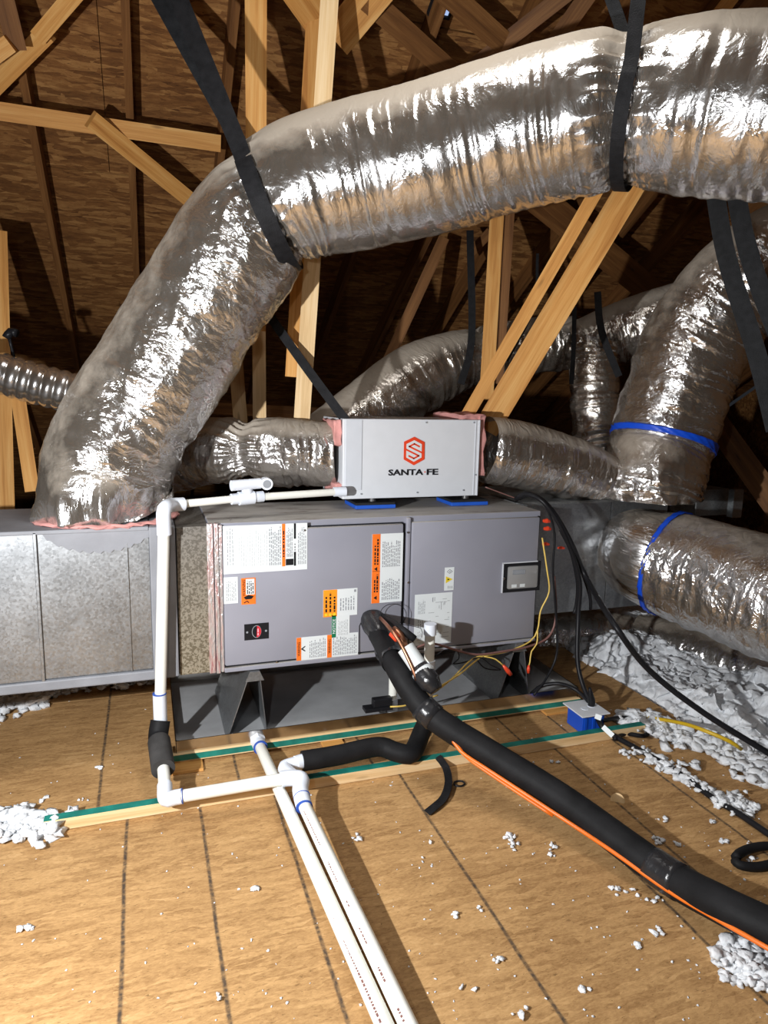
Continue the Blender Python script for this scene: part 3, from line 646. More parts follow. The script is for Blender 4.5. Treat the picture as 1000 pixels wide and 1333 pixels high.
def textlines(name, rect, nl, mat, parent, Y, seed=0, fill=.55, vertical=True):
    r = random.Random(seed); m = MB(); x0, x1, z0, z1 = rect
    if vertical:
        p = (x1-x0)/nl
        for k in range(nl):
            c = x0+(k+.5)*p; z = z0; end = z1-(z1-z0)*(r.random()*.25)
            while z < end:
                w = r.uniform(.006, .02); m.add([(c-p*fill/2,Y,z),(c+p*fill/2,Y,z),(c+p*fill/2,Y,min(z+w,end)),(c-p*fill/2,Y,min(z+w,end))], [(0,1,2,3)]); z += w+r.uniform(.003,.006)
    else:
        p = (z1-z0)/nl
        for k in range(nl):
            c = z0+(k+.5)*p; x = x0; end = x1-(x1-x0)*(r.random()*.25)
            while x < end:
                w = r.uniform(.006, .02); m.add([(x,Y,c-p*fill/2),(min(x+w,end),Y,c-p*fill/2),(min(x+w,end),Y,c+p*fill/2),(x,Y,c+p*fill/2)], [(0,1,2,3)]); x += w+r.uniform(.003,.006)
    return m.build(name, M[mat], parent)
def words(name, s, c, h, w, mat, parent, Y, rot=0, bold=.012):
    cu = bpy.data.curves.new('words', 'FONT'); cu.body = s; cu.size = 1; cu.align_x = 'CENTER'; cu.align_y = 'CENTER'; cu.offset = bold; cu.resolution_u = 2
    ob = bpy.data.objects.new('words', cu); COL.objects.link(ob); dg = bpy.context.evaluated_depsgraph_get(); me = ob.evaluated_get(dg).to_mesh()
    V_ = np.array([v.co[:2] for v in me.vertices]); F_ = [tuple(p.vertices) for p in me.polygons]
    ob.evaluated_get(dg).to_mesh_clear(); bpy.data.objects.remove(ob); bpy.data.curves.remove(cu)
    lo, hi = V_.min(0), V_.max(0); V_ = (V_-(lo+hi)/2)/(hi-lo)*np.array([w, h])
    if rot: V_ = np.stack([-V_[:,1], V_[:,0]], 1)
    return MB().add([(c[0]+a, Y, c[1]+b) for a, b in V_], F_).build(name, M[mat], parent)
def flat(name, polys, mat, parent, Y):
    m = MB()
    for P in polys: m.add([(x, Y, z) for x, z in P], [tuple(range(len(P)))])
    return m.build(name, M[mat], parent)
YP = YL-.0008; YQ = YP-.0006; YT = YQ-.0004
# large rating label
o, rc = lab('rating_label', 290, 685, 400, 741, 'paper')
rc = (rc[0]+.002, rc[1], rc[2]+.02, rc[3]); 
textlines('print', bands(rc,.03,.12,.1,.95), 3, 'grey_ink', o, YP, 1, .25)
textlines('print', bands(rc,.17,.52,.05,.93), 14, 'grey_ink', o, YP, 2, .12)
textlines('print', bands(rc,.53,.68,.04,.95), 7, 'grey_ink', o, YP, 3, .5)
b_ = slab('orange_band', bands(rc,.69,.73,.0,1), 'lorange', o, YP)
textlines('print', bands(rc,.70,.72,.22,.92), 1, 'ink', o, YQ, 4, .8)
textlines('print', bands(rc,.745,.82,.22,.95), 5, 'grey_ink', o, YP, 5, .5)
slab('black_band', bands(rc,.835,.86,.0,.33), 'ink', o, YP); slab('black_band', bands(rc,.835,.86,.64,1), 'ink', o, YP); slab('pictogram', bands(rc,.735,.83,.02,.17), 'ink', o, YP)
textlines('print', bands(rc,.838,.858,.36,.62), 1, 'ink', o, YP, 15, .5)
textlines('print', bands(rc,.88,.99,.03,.95), 5, 'grey_ink', o, YP, 6, .4)
o, rc = lab('certification_label', 291, 752, 310, 785, 'paper'); textlines('print', bands(rc,.15,.9,.1,.9), 6, 'grey_ink', o, YP, 7, .3)
o, rc = lab('warning_label', 314, 753, 333, 786, 'lorange', ah)
slab('white_field', bands(rc,.32,.92,.37,.96), 'paper', o, YP); textlines('print', bands(rc,.36,.88,.40,.93), 4, 'ink', o, YQ, 8, .5)
words('print', 'WARNING', ((rc[0]*.82+rc[1]*.18), rc[2]*.37+rc[3]*.63), .013, .075, 'ink', o, YP, 1)
flat('pictogram', [[(rc[0]+(rc[1]-rc[0])*a, rc[2]+(rc[3]-rc[2])*b) for a, b in ((.15,.28),(.5,.36),(.88,.30),(.7,.2),(.3,.19))], [(rc[0]+(rc[1]-rc[0])*a, rc[2]+(rc[3]-rc[2])*b) for a, b in ((.15,.08),(.4,.15),(.55,.07),(.5,.05),(.38,.11),(.2,.05))]], 'ink', o, YP)
# black badge with red oval
o, rc = lab('name_badge', 318, 813, 350, 831, 'ink')
cx_, cz_ = (rc[0]+rc[1])/2, (rc[2]+rc[3])/2
def ell(a, b, dx=0, n=28, t0=0, t1=2*math.pi): return [(cx_+dx+a*math.cos(t0+(t1-t0)*i/n), cz_+b*math.sin(t0+(t1-t0)*i/n)) for i in range(n)]
flat('badge_oval', [ell(.021,.029)], 'grey_ink', o, YP); flat('badge_oval', [ell(.0185,.0265)], 'ink', o, YP-.0003)
flat('badge_oval', [ell(.020,.027,0,28,-math.pi/2,math.pi/2)], 'oval', o, YQ)
textlines('print', (cx_+.003, cx_+.010, cz_-.018, cz_+.018), 1, 'pinkink', o, YT, 9, .8)
for s in (-1, 1): flat('badge_dot', [[(cx_+s*.042+.005*math.cos(a), cz_+.005*math.sin(a)) for a in np.linspace(0,5.8,10)]], 'grey_ink', o, YP)
# amber caution label and neighbours
o, rc = lab('caution_label', 421, 768.5, 465, 800, 'paper')
rc = (rc[0], rc[1], rc[2], rc[3]); slab('amber_field', bands(rc,.0,.40,.0,1), 'lamber', o, YP)
for k in range(3): textlines('print', bands(rc,.04+.12*k,.13+.12*k,.18,.92), 1, 'ink', o, YQ, 20+k, .55)
for k in range(3): slab('yellow_spot', bands(rc,.04+.12*k,.12+.12*k,.04,.13), 'lyellow', o, YQ)
textlines('print', bands(rc,.47,.93,.2,.75), 6, 'grey_ink', o, YP, 24, .4); slab('square_mark', bands(rc,.90,.96,.86,.95), 'grey_ink', o, YP)
o, rc = lab('notice_label', 432, 801, 455, 828, 'paper', ah, YL-.0004)
slab('green_band', bands(rc,.0,.24,.0,1), 'lgreen', o, YP); words('print', 'NOTICE', (rc[0]*.88+rc[1]*.12, (rc[2]+rc[3])/2), .013, .070, 'paper', o, YQ, 1)
textlines('print', bands(rc,.34,.92,.08,.9), 7, 'grey_ink', o, YP, 26, .25)

o, rc = lab('warning_label', 386, 830.5, 466, 852, 'paper')
for u in (.0, .49):
    slab('orange_band', bands(rc,u,u+.075,.0,1), 'lorange', o, YP); words('print', 'WARNING', (rc[0]+(rc[1]-rc[0])*(u+.038), (rc[2]+rc[3])/2), .012, .068, 'ink', o, YQ, 1)
flat('pictogram', [[(rc[0]+.034+a, (rc[2]+rc[3])/2+b) for a, b in ((-.014,0),(.006,.014),(.008,.010),(-.004,0),(.008,-.010),(.006,-.014))]], 'ink', o, YP)
textlines('print', bands(rc,.20,.47,.08,.92), 10, 'grey_ink', o, YP, 27, .45); textlines('print', bands(rc,.58,.98,.08,.92), 14, 'grey_ink', o, YP, 28, .45)
# tall orange and white label by the centre
o, rc = lab('warning_label', 485, 695.5, 523, 782.5, 'paper'); slab('orange_band', bands(rc,.0,.26,.0,1), 'lorange', o, YP)
for v0, v1, tv in ((.56,.93,.50), (.16,.42,.08)):
    textlines('print', bands(rc,.07,.12,v0,v1-.05), 1, 'ink', o, YQ, 30, .9); textlines('print', bands(rc,.15,.21,v0,v1), 1, 'ink', o, YQ, 31, .9)
    zc = rc[2]+(rc[3]-rc[2])*tv; X0 = rc[0]+.010
    flat('warning_triangle', [[(X0, zc), (X0+.016, zc+.010), (X0+.016, zc-.010)]], 'ink', o, YQ)
slab('label_joint', bands(rc,.02,.26,.465,.47), 'ink', o, YQ)
textlines('print', bands(rc,.32,.92,.52,.9), 11, 'grey_ink', o, YP, 32, .5); textlines('print', bands(rc,.32,.92,.04,.36), 10, 'grey_ink', o, YP, 33, .5)
# right door labels
o, rc = lab('hazard_label', 579.5, 739, 590.5, 768, 'paper')
def fr_(rc, pts): return [(rc[0]+(rc[1]-rc[0])*a, rc[2]+(rc[3]-rc[2])*b) for a, b in pts]
flat('warning_triangle', [fr_(rc, ((.12,.62),(.12,.32),(.88,.48)))], 'lyellow', o, YP); flat('pictogram', [fr_(rc, ((.3,.52),(.3,.44),(.55,.48)))], 'ink', o, YQ)
flat('pictogram', [fr_(rc, ((.2,.82),(.5,.72),(.85,.82),(.5,.93)))], 'grey_ink', o, YP); flat('pictogram', [fr_(rc, ((.3,.82),(.5,.755),(.75,.82),(.5,.895)))], 'paper', o, YQ); flat('pictogram', [fr_(rc, ((.45,.84),(.5,.79),(.62,.82)))], 'ink', o, YT)
textlines('print', bands(rc,.3,.9,.08,.22), 3, 'grey_ink', o, YP, 34, .35)
o, rc = lab('wiring_diagram', 540.5, 774.5, 587, 836, 'paper')
textlines('print', bands(rc,.08,.28,.62,.9), 5, 'grey_ink', o, YP, 35, .3); textlines('print', bands(rc,.08,.30,.35,.52), 4, 'grey_ink', o, YP, 36, .3); textlines('print', bands(rc,.08,.2,.1,.3), 3, 'grey_ink', o, YP, 37, .3)
r = random.Random(5); m = MB()
for k in range(26):
    a, b = r.uniform(.36,.9), r.uniform(.08,.88); L_ = r.uniform(.08,.3); hv = r.random() < .5
    P4 = bands(rc, a, min(.93, a+(L_ if hv else .012)), b, min(.93, b+(.008 if hv else L_*.6))); m.add([(P4[0],YP,P4[2]),(P4[1],YP,P4[2]),(P4[1],YP,P4[3]),(P4[0],YP,P4[3])], [(0,1,2,3)])
m.build('print', M['grey_ink'], o)
# latch window
o, rc = lab('latch_recess', 655.5, 733.5, 702.5, 768, 'gap', ah, YL-.004, .006)
a_, b_ = rc[0]+.028, rc[1]-.006
MB().box((rc[0]+.026, YL-.012, rc[2]+.018), (rc[1]-.020, YL-.002, rc[3]-.018), .008).build('latch_cover', M['latch'], o, smooth=True, auto=40)
MB().box((rc[0]-.003, YL-.006, rc[2]), (rc[0]+.002, YL+.001, rc[3])).build('latch_rim', M['white2'], o); MB().box((rc[0]-.003, YL-.006, rc[3]-.002), (rc[1]-.02, YL+.001, rc[3]+.003)).build('latch_rim', M['white2'], o)
MB().box((rc[0]+.05, YL-.0135, rc[3]-.058), (rc[0]+.12, YL-.011, rc[3]-.036), .004).build('label_window', M['grey_ink'], o)
for dx in (.048, .095): MB().box((rc[0]+dx, YL-.0135, rc[2]+.026), (rc[0]+dx+.028, YL-.011, rc[2]+.042)).build('label_tab', M['paper'], o)
c = Vector((rc[0]+.004, YL-.008, (rc[2]+rc[3])/2)); MB().tube([c, c+Vector((0,-.006,0))], .006, 10).build('screw', M['steel'], o)
# wire nuts on the right side
for px, py, s in ((712,678,1), (713,688,1), (711,708,.8), (731,713,.7)):
    c = at(px, py, Y=3.02); MB().tube([c+Vector((-.02,0,0)), c, c+Vector((.018,0,-.004))], [.008*s,.013*s,.007*s], 8).build('wire_nut', M['red'], ah)
# ================================================================ PLENUM RIGHT
pl = thing('supply_plenum', 'galvanised supply plenum box right of the grey air handler', 'duct', (2.4, 3.6, .4))
MB().box((1.885,3.30,.40), (2.9,3.92,1.043)).build('duct_body', M['galv_dark'], pl)
MB().box((1.885,3.286,.405), (2.50,3.302,1.04), .002).build('side_panel', M['galv'], pl); MB().box((2.506,3.29,.405), (2.9,3.302,1.04), .002).build('side_panel', M['galv'], pl)
MB().box((1.88,3.275,1.035), (2.86,3.94,1.05), .003).build('top_flange', M['galv_dark'], pl)
MB().box((1.886,3.20,.38), (1.905,3.6,1.05)).build('connection_flange', M['galv'], pl)
bx = thing('sheet_metal_box', 'small grey sheet metal box behind the blue-taped duct at the right', 'duct', W(935,670,4.6))
MB().box(W(905,672,4.5), W(962,638,4.5)+Vector((0,.3,0)), .004).build('box_body', M['galv_dark'], bx); MB().box(W(953,674,4.48), W(968,637,4.48)+Vector((0,.04,0))).build('box_flange', M['galv'], bx)
# ================================================================ PAN AND STANDS
pan = thing('drain_pan', 'grey metal drain pan under the raised air handler', 'pan', (1.1, 3.3, .05))
MB().box((.08,2.955,.050), (2.12,3.72,.054)).build('pan_floor', M['pan'], pan)
MB().box((.08,2.950,.050), (2.12,2.955,.105)).build('pan_rim', M['lip'], pan, label='bright front rim of the drain pan')
for a, b in (((.078,2.95,.05),(.083,3.72,.105)), ((2.117,2.95,.05),(2.122,3.72,.105)), ((.08,3.716,.05),(2.12,3.721,.105))): MB().box(a, b).build('pan_rim', M['lip'], pan)
def stand(label, x0, x1, xt):
    s = thing('support_stand', label, 'stand', ((x0+x1)/2, 3.3, .055)); y0, y1 = 2.99, 3.55; zt = .369; zb = .0555; w = .022
    MB().add([(x0,y0,zb),(xt-w,y0,zt),(xt-w,y1,zt),(x0,y1,zb),(x0+.004,y0,zb),(xt-w+.003,y0,zt-.003),(xt-w+.003,y1,zt-.003),(x0+.004,y1,zb)], [(0,1,2,3),(7,6,5,4),(0,4,5,1),(3,2,6,7),(0,3,7,4)]).build('side_sheet', M['galv'], s)
    MB().add([(x1,y0,zb),(xt+w,y0,zt),(xt+w,y1,zt),(x1,y1,zb),(x1-.004,y0,zb),(xt+w-.003,y0,zt-.003),(xt+w-.003,y1,zt-.003),(x1-.004,y1,zb)], [(0,1,2,3),(7,6,5,4),(0,4,5,1),(3,2,6,7),(0,3,7,4)]).build('side_sheet', M['galv'], s)
    MB().box((xt-w,y0,zt-.003), (xt+w,y1,zt)).build('top_plate', M['galv'], s)
    MB().add([(xt-w,y0-.001,zt),(xt+w,y0-.001,zt),(xt+w*1.9,y0-.001,zt-.045),(xt-w*1.9,y0-.001,zt-.045),(xt-w,y0+.002,zt),(xt+w,y0+.002,zt),(xt+w*1.9,y0+.002,zt-.045),(xt-w*1.9,y0+.002,zt-.045)], [(0,1,2,3),(7,6,5,4),(2,6,7,3)]).build('end_tab', M['galv'], s)
stand('bent sheet metal stand under the left end of the air handler', .30, .485, .43)
stand('bent sheet metal stand under the right end of the air handler', 1.66, 1.85, 1.78)
# bearers
def rail(name, label, y0, y1, x0, x1, z0, z1, tealface):
    t = thing(name, label, 'timber', ((x0+x1)/2, (y0+y1)/2, z0)); o = MB().box((x0,y0,z0), (x1,y1,z1), .002).build('board', M['pine_pale'], t); box_uv(o)
    if tealface == 'front': MB().box((x0,y0-.0015,z0+.007), (x1,y0+.0005,z1-.003)).build('painted_edge', M['teal'], t, label='teal painted edge')
    else: MB().box((x0,y0+.001,z1-.0005), (x1,y1-.001,z1+.001)).build('painted_edge', M['teal'], t, label='teal painted edge')
rail('bearer_board', 'flat timber bearer with teal edge directly under the drain pan', 2.935, 3.02, .05, 2.13, .013, .0495, 'front')
rail('bearer_board', 'flat timber bearer under the back of the drain pan', 3.62, 3.71, .3, 2.13, .013, .0495, 'front')
rail('bearer_board', 'narrow teal-topped timber strip lying across the floor in front of the pan', 2.585, 2.625, -.40, 2.26, .0005, .046, 'top')
for px, py, w, lb in ((244,1001,.13,'wood shim sticking out under the left end of the pan'), (432,968,.10,'small wood shim under the middle of the pan'), (722,925,.15,'wood shim under the right end of the pan')):
    c = at(px, py, Z=.0); yy = min(2.98, max(2.93, c.y)); 
    if px == 244: yy = 2.90
    o = MB().box((c.x-w/2, yy-.045, .0005), (c.x+w/2, yy+.05, .0125), .001).build('wood_shim', M['pine']); box_uv(o); tag(o, lb, 'timber')
# ================================================================ DEHUMIDIFIER
YH = 3.26
a = at(447,545,Y=YH); b = at(620.5,645.5,Y=YH); hx0, hx1, hz1, hz0 = a.x, b.x, a.z, b.z+.002
dh = thing('dehumidifier', 'white box dehumidifier with orange logo on top of the air handler', 'dehumidifier', ((hx0+hx1)/2, YH+.2, hz0))
MB().box((hx0,YH,hz0), (hx1,YH+.40,hz1), .004).build('case', M['white'], dh)
px = at(471,600,Y=YH).x
MB().box((hx0+.012,YH-.003,hz0+.045), (px,YH+.002,hz1-.004), .001).build('access_panel', M['white2'], dh); MB().box((px,YH-.0012,hz0+.045), (px+.0018,YH+.002,hz1-.004)).build('panel_joint', M['grey_ink'], dh)
MB().box((hx1-.022,YH-.003,hz0+.004), (hx1-.018,YH+.002,hz1-.004)).build('folded_edge', M['white2'], dh)
MB().box((hx1-.004,YH-.004,hz0), (hx1+.004,YH+.40,hz1), .002).build('folded_edge', M['white2'], dh)
for sxp, syp in ((555,550),(617,550),(470,643),(543,641),(603,638),(619,618)):
    c = at(sxp, syp, Y=YH-.002); MB().tube([c, c+Vector((0,-.005,0))], .004, 8).build('screw', M['grey_ink'], dh)
YG = YH-.004
def LG(pts): return [(lambda q: (q.x, q.z))(at(490+x/10, 560+y/10, Y=YG)) for x, y in pts]
lo_ = thing
flat('logo_hexagon', [LG(((495,85),(630,155),(627,380),(487,457),(355,380),(360,150)))], 'logo', dh, YG)
flat('logo_field', [LG(((495,130),(592,182),(588,355),(487,412),(388,355),(392,180)))], 'paper', dh, YG-.0006)
def stroke(pts, w):
    q = [Vector(p) for p in LG(pts)]; out = []
    for i in range(len(q)-1):
        d = (q[i+1]-q[i]).normalized(); n = Vector((-d.y, d.x))*w/2; e = d*w*.35
        out.append([tuple(q[i]-e+n), tuple(q[i]-e-n), tuple(q[i+1]+e-n), tuple(q[i+1]+e+n)])
    return out
flat('logo_stroke', stroke(((560,213),(495,178),(428,212),(592,292)), .0085), 'logo', dh, YG-.0012)
flat('logo_stroke', stroke(((385,250),(552,333),(487,368),(424,335)), .0085), 'logo', dh, YG-.0012)
cl = at(537, 616, Y=YG); wa = at(506,616,Y=YG).x; wb = at(566,612,Y=YG).x; wf = at(551.5,612,Y=YG).x
wl = at(505.5,616,Y=YG).x; wr = at(551,616,Y=YG).x; zc = at(530,614.8,Y=YG).z
words('lettering', 'SANTA', ((wl+wr)/2, zc), .031, wr-wl, 'ink', dh, YG, 0, .03)
wl2 = at(555.5,613,Y=YG).x; wr2 = at(570.5,613,Y=YG).x; words('lettering', 'FE', ((wl2+wr2)/2, zc), .031, wr2-wl2, 'ink', dh, YG, 0, .03)
flat('lettering', [[((wr+wl2)/2-.004, zc-.0025), ((wr+wl2)/2+.004, zc-.0025), ((wr+wl2)/2+.004, zc+.0025), ((wr+wl2)/2-.004, zc+.0025)]], 'logo', dh, YG)
for x0, x1 in ((456,515), (585,628)):
    a = at(x0,660,Z=1.047); b = at(x1,658,Z=1.047); y = 3.255
    cxp = (at((x0+x1)/2,655,Y=y+.05).x)
    pw = .105
    t = thing('vibration_pad', 'blue rubber pad under the %s foot of the white dehumidifier' % ('left' if x0 < 500 else 'right'), 'pad', (cxp, y+.09, 1.047))
    MB().box((cxp-pw,y,1.0475), (cxp+pw,y+.2,1.066), .002).build('blue_layer', M['padblue'], t); MB().box((cxp-pw+.002,y+.002,1.066), (cxp+pw-.002,y+.198,1.078), .002).build('rubber_layer', M['padblack'], t)
    MB().tube([(cxp,y+.06,1.078), (cxp,y+.06,hz0)], [.02,.012], 14).build('foot', M['steel'], dh)
def batt(name, a, b, seed, parent):
    a = Vector(a); b = Vector(b); bm = bmesh.new(); bmesh.ops.create_cube(bm, size=1); bmesh.ops.subdivide_edges(bm, edges=bm.edges[:], cuts=9, use_grid_fill=True)
    for v in bm.verts:
        q = Vector(((v.co.x+.5)*(b.x-a.x)+a.x, (v.co.y+.5)*(b.y-a.y)+a.y, (v.co.z+.5)*(b.z-a.z)+a.z)); v.co = q + mnoise.noise_vector(q*16+Vector((seed,0,0)))*.014+mnoise.noise_vector(q*50)*.004
    bm.verts.ensure_lookup_table(); o = MB().add([v.co.copy() for v in bm.verts], [[v.index for v in f.verts] for f in bm.faces]); bm.free(); return o.build(name, M['pink'], parent, smooth=True)
batt('insulation_batt', (hx1-.10, YH+.03, hz1+.002), (hx1+.045, YH+.36, hz1+.028), 1, dr)
batt('insulation_batt', (hx1+.008, YH+.02, hz0+.10), (hx1+.045, YH+.36, hz1+.022), 2, dr)
batt('insulation_batt', (hx0-.035, YH+.02, hz1-.13), (hx0-.004, YH+.30, hz1-.01), 3, dl); batt('insulation_batt', (hx0-.03, YH+.02, hz0+.02), (hx0-.004, YH+.25, hz0+.07), 4, dl)
# ================================================================ PVC DRAIN
dn = thing('condensate_drain', 'white pvc drain line from the dehumidifier down to the floor with tee and riser', 'pipe', (.1, 2.9, .0))
PR = .0235
def pipe(pts, r=PR, name='pipe', mat='pvc', parent=None, step=None, seg=20): return MB().tube(pts, r, seg, step=step).build(name, M[mat], parent or dn, smooth=True, auto=50)
t0 = at(445,640,Y=3.20); t1 = at(322,648,Y=3.13); t2 = at(232,656.5,Y=3.06); v0 = at(213,668,Y=2.95)
pipe([t0, t1], .017); pipe([t1, t2], .017); 
pipe([t0+Vector((.02,0,0)), t0-Vector((.04,.0,0))], .023, 'coupling', 'pvc_fit')
pipe([t2+Vector((.02,.0,.0)), t2-Vector((.03,.03,-.002)), v0+Vector((.01,.02,.02)), v0, v0-Vector((0,0,.09))], .0295, 'elbow', 'pvc_fit', step=.01)
# trap fitting
tdir = (t2-t1).normalized(); pipe([t1-tdir*.075, t1+tdir*.075], .025, 'coupling', 'pvc_fit'); pipe([t1-tdir*.03, t1+tdir*.04], .031, 'trap_body', 'pvc_fit')
pipe([t1+Vector((0,0,0)), t1+Vector((0,0,.05))], .025, 'trap_neck', 'pvc_fit'); up_ = Vector((0,-.01,.062)); pipe([t1+up_+tdir*.075, t1+up_-tdir*.06], .024, 'trap_body', 'pvc_fit')
pipe([t1+up_-tdir*.085+Vector((0,.01,0)), t1+up_-tdir*.085+Vector((.0,-.045,0))], .027, 'trap_opening', 'pvc_fit'); q = t1+up_-tdir*.085+Vector((.0,-.046,0)); pipe([q, q+Vector((0,-.002,0))], .018, 'trap_opening', 'grey_ink')
v1 = at(208.5,925,Y=2.93); vb = at(212,995,Y=2.72); ve = at(216,1040,Z=.095); vk = at(206,958,Y=2.90)
pipe([v0-Vector((0,0,.05)), v1]); pipe([v1+Vector((0,0,.075)), v1-Vector((0,0,.05))], .028, 'coupling', 'pvc_fit'); pipe([v1+Vector((0,0,.075)), v1+Vector((0,0,.079))], .0285, 'primer_ring', 'ring')
pipe([v1-Vector((0,0,.03)), vk, vb, ve+(vb-ve)*.2], step=.03)
pipe([v1-Vector((0,0,.045)), vk, vk+(vb-vk)*.35], .041, 'pipe_insulation', 'foam', step=.02); pipe([vk+(vb-vk)*.2, vb+(ve-vb)*.15], .046, 'pipe_insulation', 'foam2', step=.02)
h1 = at(375,1013,Z=.125)
pipe([vb+(ve-vb)*.62, ve+Vector((0,.005,-.002)), ve+Vector((.035,0,.0)), ve+(h1-ve)*.13], .0285, 'elbow', 'pvc_fit', step=.01)
pipe([ve+(h1-ve)*.13, ve+(h1-ve)*.135], .029, 'primer_ring', 'ring'); pipe([ve, h1])
tk = at(388,1015,Z=.125); pa = at(396,1050,Z=.095); pz = at(545,1362,Z=.05)
pipe([h1+(ve-h1)*.06, h1, tk+Vector((.012,-.0,0)), tk+(pa-tk)*.4, pa], .031, 'tee', 'pvc_fit', step=.012); pipe([pa+(tk-pa)*.35, pa+(tk-pa)*.33], .0325, 'primer_ring', 'ring')
pipe([pa, pa+(tk-pa)*(-.05)], .0315, 'primer_ring', 'ring'); pipe([pa+(tk-pa)*.1, pz])
f0 = at(396,990,Z=.11); ek = at(371,998,Z=.11)
pipe([tk+(f0-tk)*.0+Vector((-.01,.02,0)), ek+Vector((0,-.03,0)), ek, f0+(ek-f0)*.4], .027, 'elbow', 'pvc_fit', step=.012); pipe([f0+(ek-f0)*.45, f0+(ek-f0)*.05], .0295, 'coupling', 'pvc_fit')
ry = 2.78; rt0 = at(558,826,Y=ry); rt1 = at(556,946,Y=ry); rx = rt1.x
pipe([f0+(ek-f0)*.1, at(440,983,Z=.11), at(492,972,Z=.11), at(516,979,Z=.095), at(536,980,Z=.09), Vector((rx-.045,ry-.05,.105)), Vector((rx-.008,ry-.01,.125)), Vector((rx,ry,rt1.z))], .0415, 'pipe_insulation', 'foam', step=.015)
pipe([(rx,ry,rt1.z-.04), (rx,ry,rt0.z)], .0235); pipe([(rx,ry,rt0.z), (rx,ry,rt0.z+.05)], .0285, 'pipe_cap', 'pvc_fit'); zq = at(556,868,Y=ry).z; pipe([(rx,ry,zq-.03), (rx,ry,zq+.03)], .0275, 'coupling', 'pvc_fit')
pb = thing('pan_drain_pipe', 'white pvc pipe running from the pan plug toward the camera, left of a near-parallel pipe', 'pipe', at(420,1155,Z=.02))
b0 = at(336,966,Y=2.94); b1 = at(360,1020,Z=.076); b2 = at(513,1362,Z=.04)
MB().tube([b0+Vector((-.004,.03,.008)), b0-Vector((0,.005,0))], .036, 6).build('hex_plug', M['pvc_fit'], pb); MB().tube([b0, b0+(b1-b0)*.14], .031, 20).build('coupling', M['pvc_fit'], pb, smooth=True, auto=50)
MB().tube([b0+(b1-b0)*.14, b0+(b1-b0)*.155], .0315, 20).build('primer_ring', M['ring'], pb, smooth=True, auto=50); MB().tube([b0+(b1-b0)*.1, b1, b2], PR, 20, step=.1).build('pipe', M['pvc'], pb, smooth=True, auto=50)
def pipeprint(P0, P1, parent, seed):       # faint red lettering dashes printed on the pipe
    r = random.Random(seed); m = MB(); T = (P1-P0).normalized(); n = (EYE-(P0+P1)/2); n = (n-T*n.dot(T)).normalized(); u = T.cross(n); s = .05; L_ = (P1-P0).length
    while s < L_-.05:
        w = r.uniform(.004,.012); c = P0+T*s+(n*math.cos(.25)+u*math.sin(.25))*(PR+.0006)
        m.add([c-u*.003, c+u*.003, c+u*.003+T*w, c-u*.003+T*w], [(0,1,2,3)]); s += w+r.uniform(.002,.006) + (.08 if r.random() < .06 else 0)
    m.build('pipe_print', M['brown_wire'], parent, kind='stuff')
pipeprint(b1, b2, pb, 3); pipeprint(pa, pz, dn, 4)
dp = thing('pan_riser_pipe', 'short white pvc stub standing in the pan behind the black line set', 'pipe', at(513,918,Y=3.05))
q = at(511,918,Y=3.05); MB().tube([(q.x,q.y,.056), (q.x,q.y,.371)], .021, 18).build('pipe', M['pvc'], dp, smooth=True, auto=50); MB().tube([(q.x,q.y,.056), (q.x,q.y,.13)], .026, 18).build('coupling', M['pvc_fit'], dp, smooth=True, auto=50)
fs = thing('float_switch', 'small black float switch clipped on the pan rim', 'switch', at(495,925,Y=2.95))
a = at(486,922,Y=2.94); b = at(511,908,Y=2.94); MB().box((a.x,2.935,a.z), (b.x,2.975,b.z), .006).build('switch_body', M['rubber'], fs); a = at(476,929,Y=2.93); b = at(512,921,Y=2.93); MB().box((a.x,2.93,a.z), (b.x,2.985,a.z+.018), .002).build('mounting_clip', M['rubber'], fs)
# ================================================================ LINE SET
ls = thing('line_set', 'thick black foam-wrapped refrigerant line running from the air handler to lower right', 'pipe', at(487,808,Y=3.0))
lp = [Vector(at(484,812,Y=3.01)), at(492,826,Y=2.93), W(512,862,3.0), W(535,900,2.92), W(566,935,2.86), W(640,982,2.76), W(735,1042,2.60), W(860,1133,2.30), W(940,1178,2.10), W(1010,1212,1.98), W(1120,1270,1.8)]
MB().tube(lp, [.045,.045,.05,.052,.053,.054,.055,.056,.056,.056,.056], 28, step=.02).build('foam_sleeve', M['foam'], ls, smooth=True, auto=50)
foil_duct('tape_wrap', [at(483,806,Y=3.02), at(485,812,Y=2.99), at(493,826,Y=2.93), at(501,842,Y=2.9), W(512,862,3.0)], [.058,.060,.060,.060,.058], 'blacktape', ls, amp=.8, circ=.5, seed=21, seg=70, step=.004)
PL = spline(lp, .02)
def wrap(px, py, n, r, name='tape_wrap', mat='blacktape'):
    q = min(range(len(PL)), key=lambda i: (lambda c: ((c[0]-px)**2+(c[1]-py)**2))(proj(PL[i]))); MB().tube(PL[max(0,q-n):q+n], r, 28).build(name, M[mat], ls, smooth=True)
def proj(p):
    c = MC.transposed() @ (Vector(p)-EYE); return (CX+FPX*c.x/c.z, CY+FPX*c.y/c.z)
wrap(560,925,2,.0565); wrap(872,1140,3,.0595)
# orange thermostat wire under the sleeve
ow = thing('orange_cable', 'thin orange cable strapped along the lower side of the black line set', 'cable', W(590,968,2.8))
MB().tube([W(585,955,2.80), W(600,978,2.76), W(640,1005,2.70), W(735,1067,2.53), W(800,1110,2.38), W(868,1158,2.22), W(940,1200,2.05), W(1010,1240,1.92), W(1100,1290,1.8)], .0075, 8, step=.03).build('cable', M['orange_wire'], ow, smooth=True)
MB().tube([W(590,958,2.79), W(605,983,2.755), W(640,1009,2.70), W(720,1062,2.56)], .006, 8, step=.03).build('cable', M['orange_wire'], ow, smooth=True)
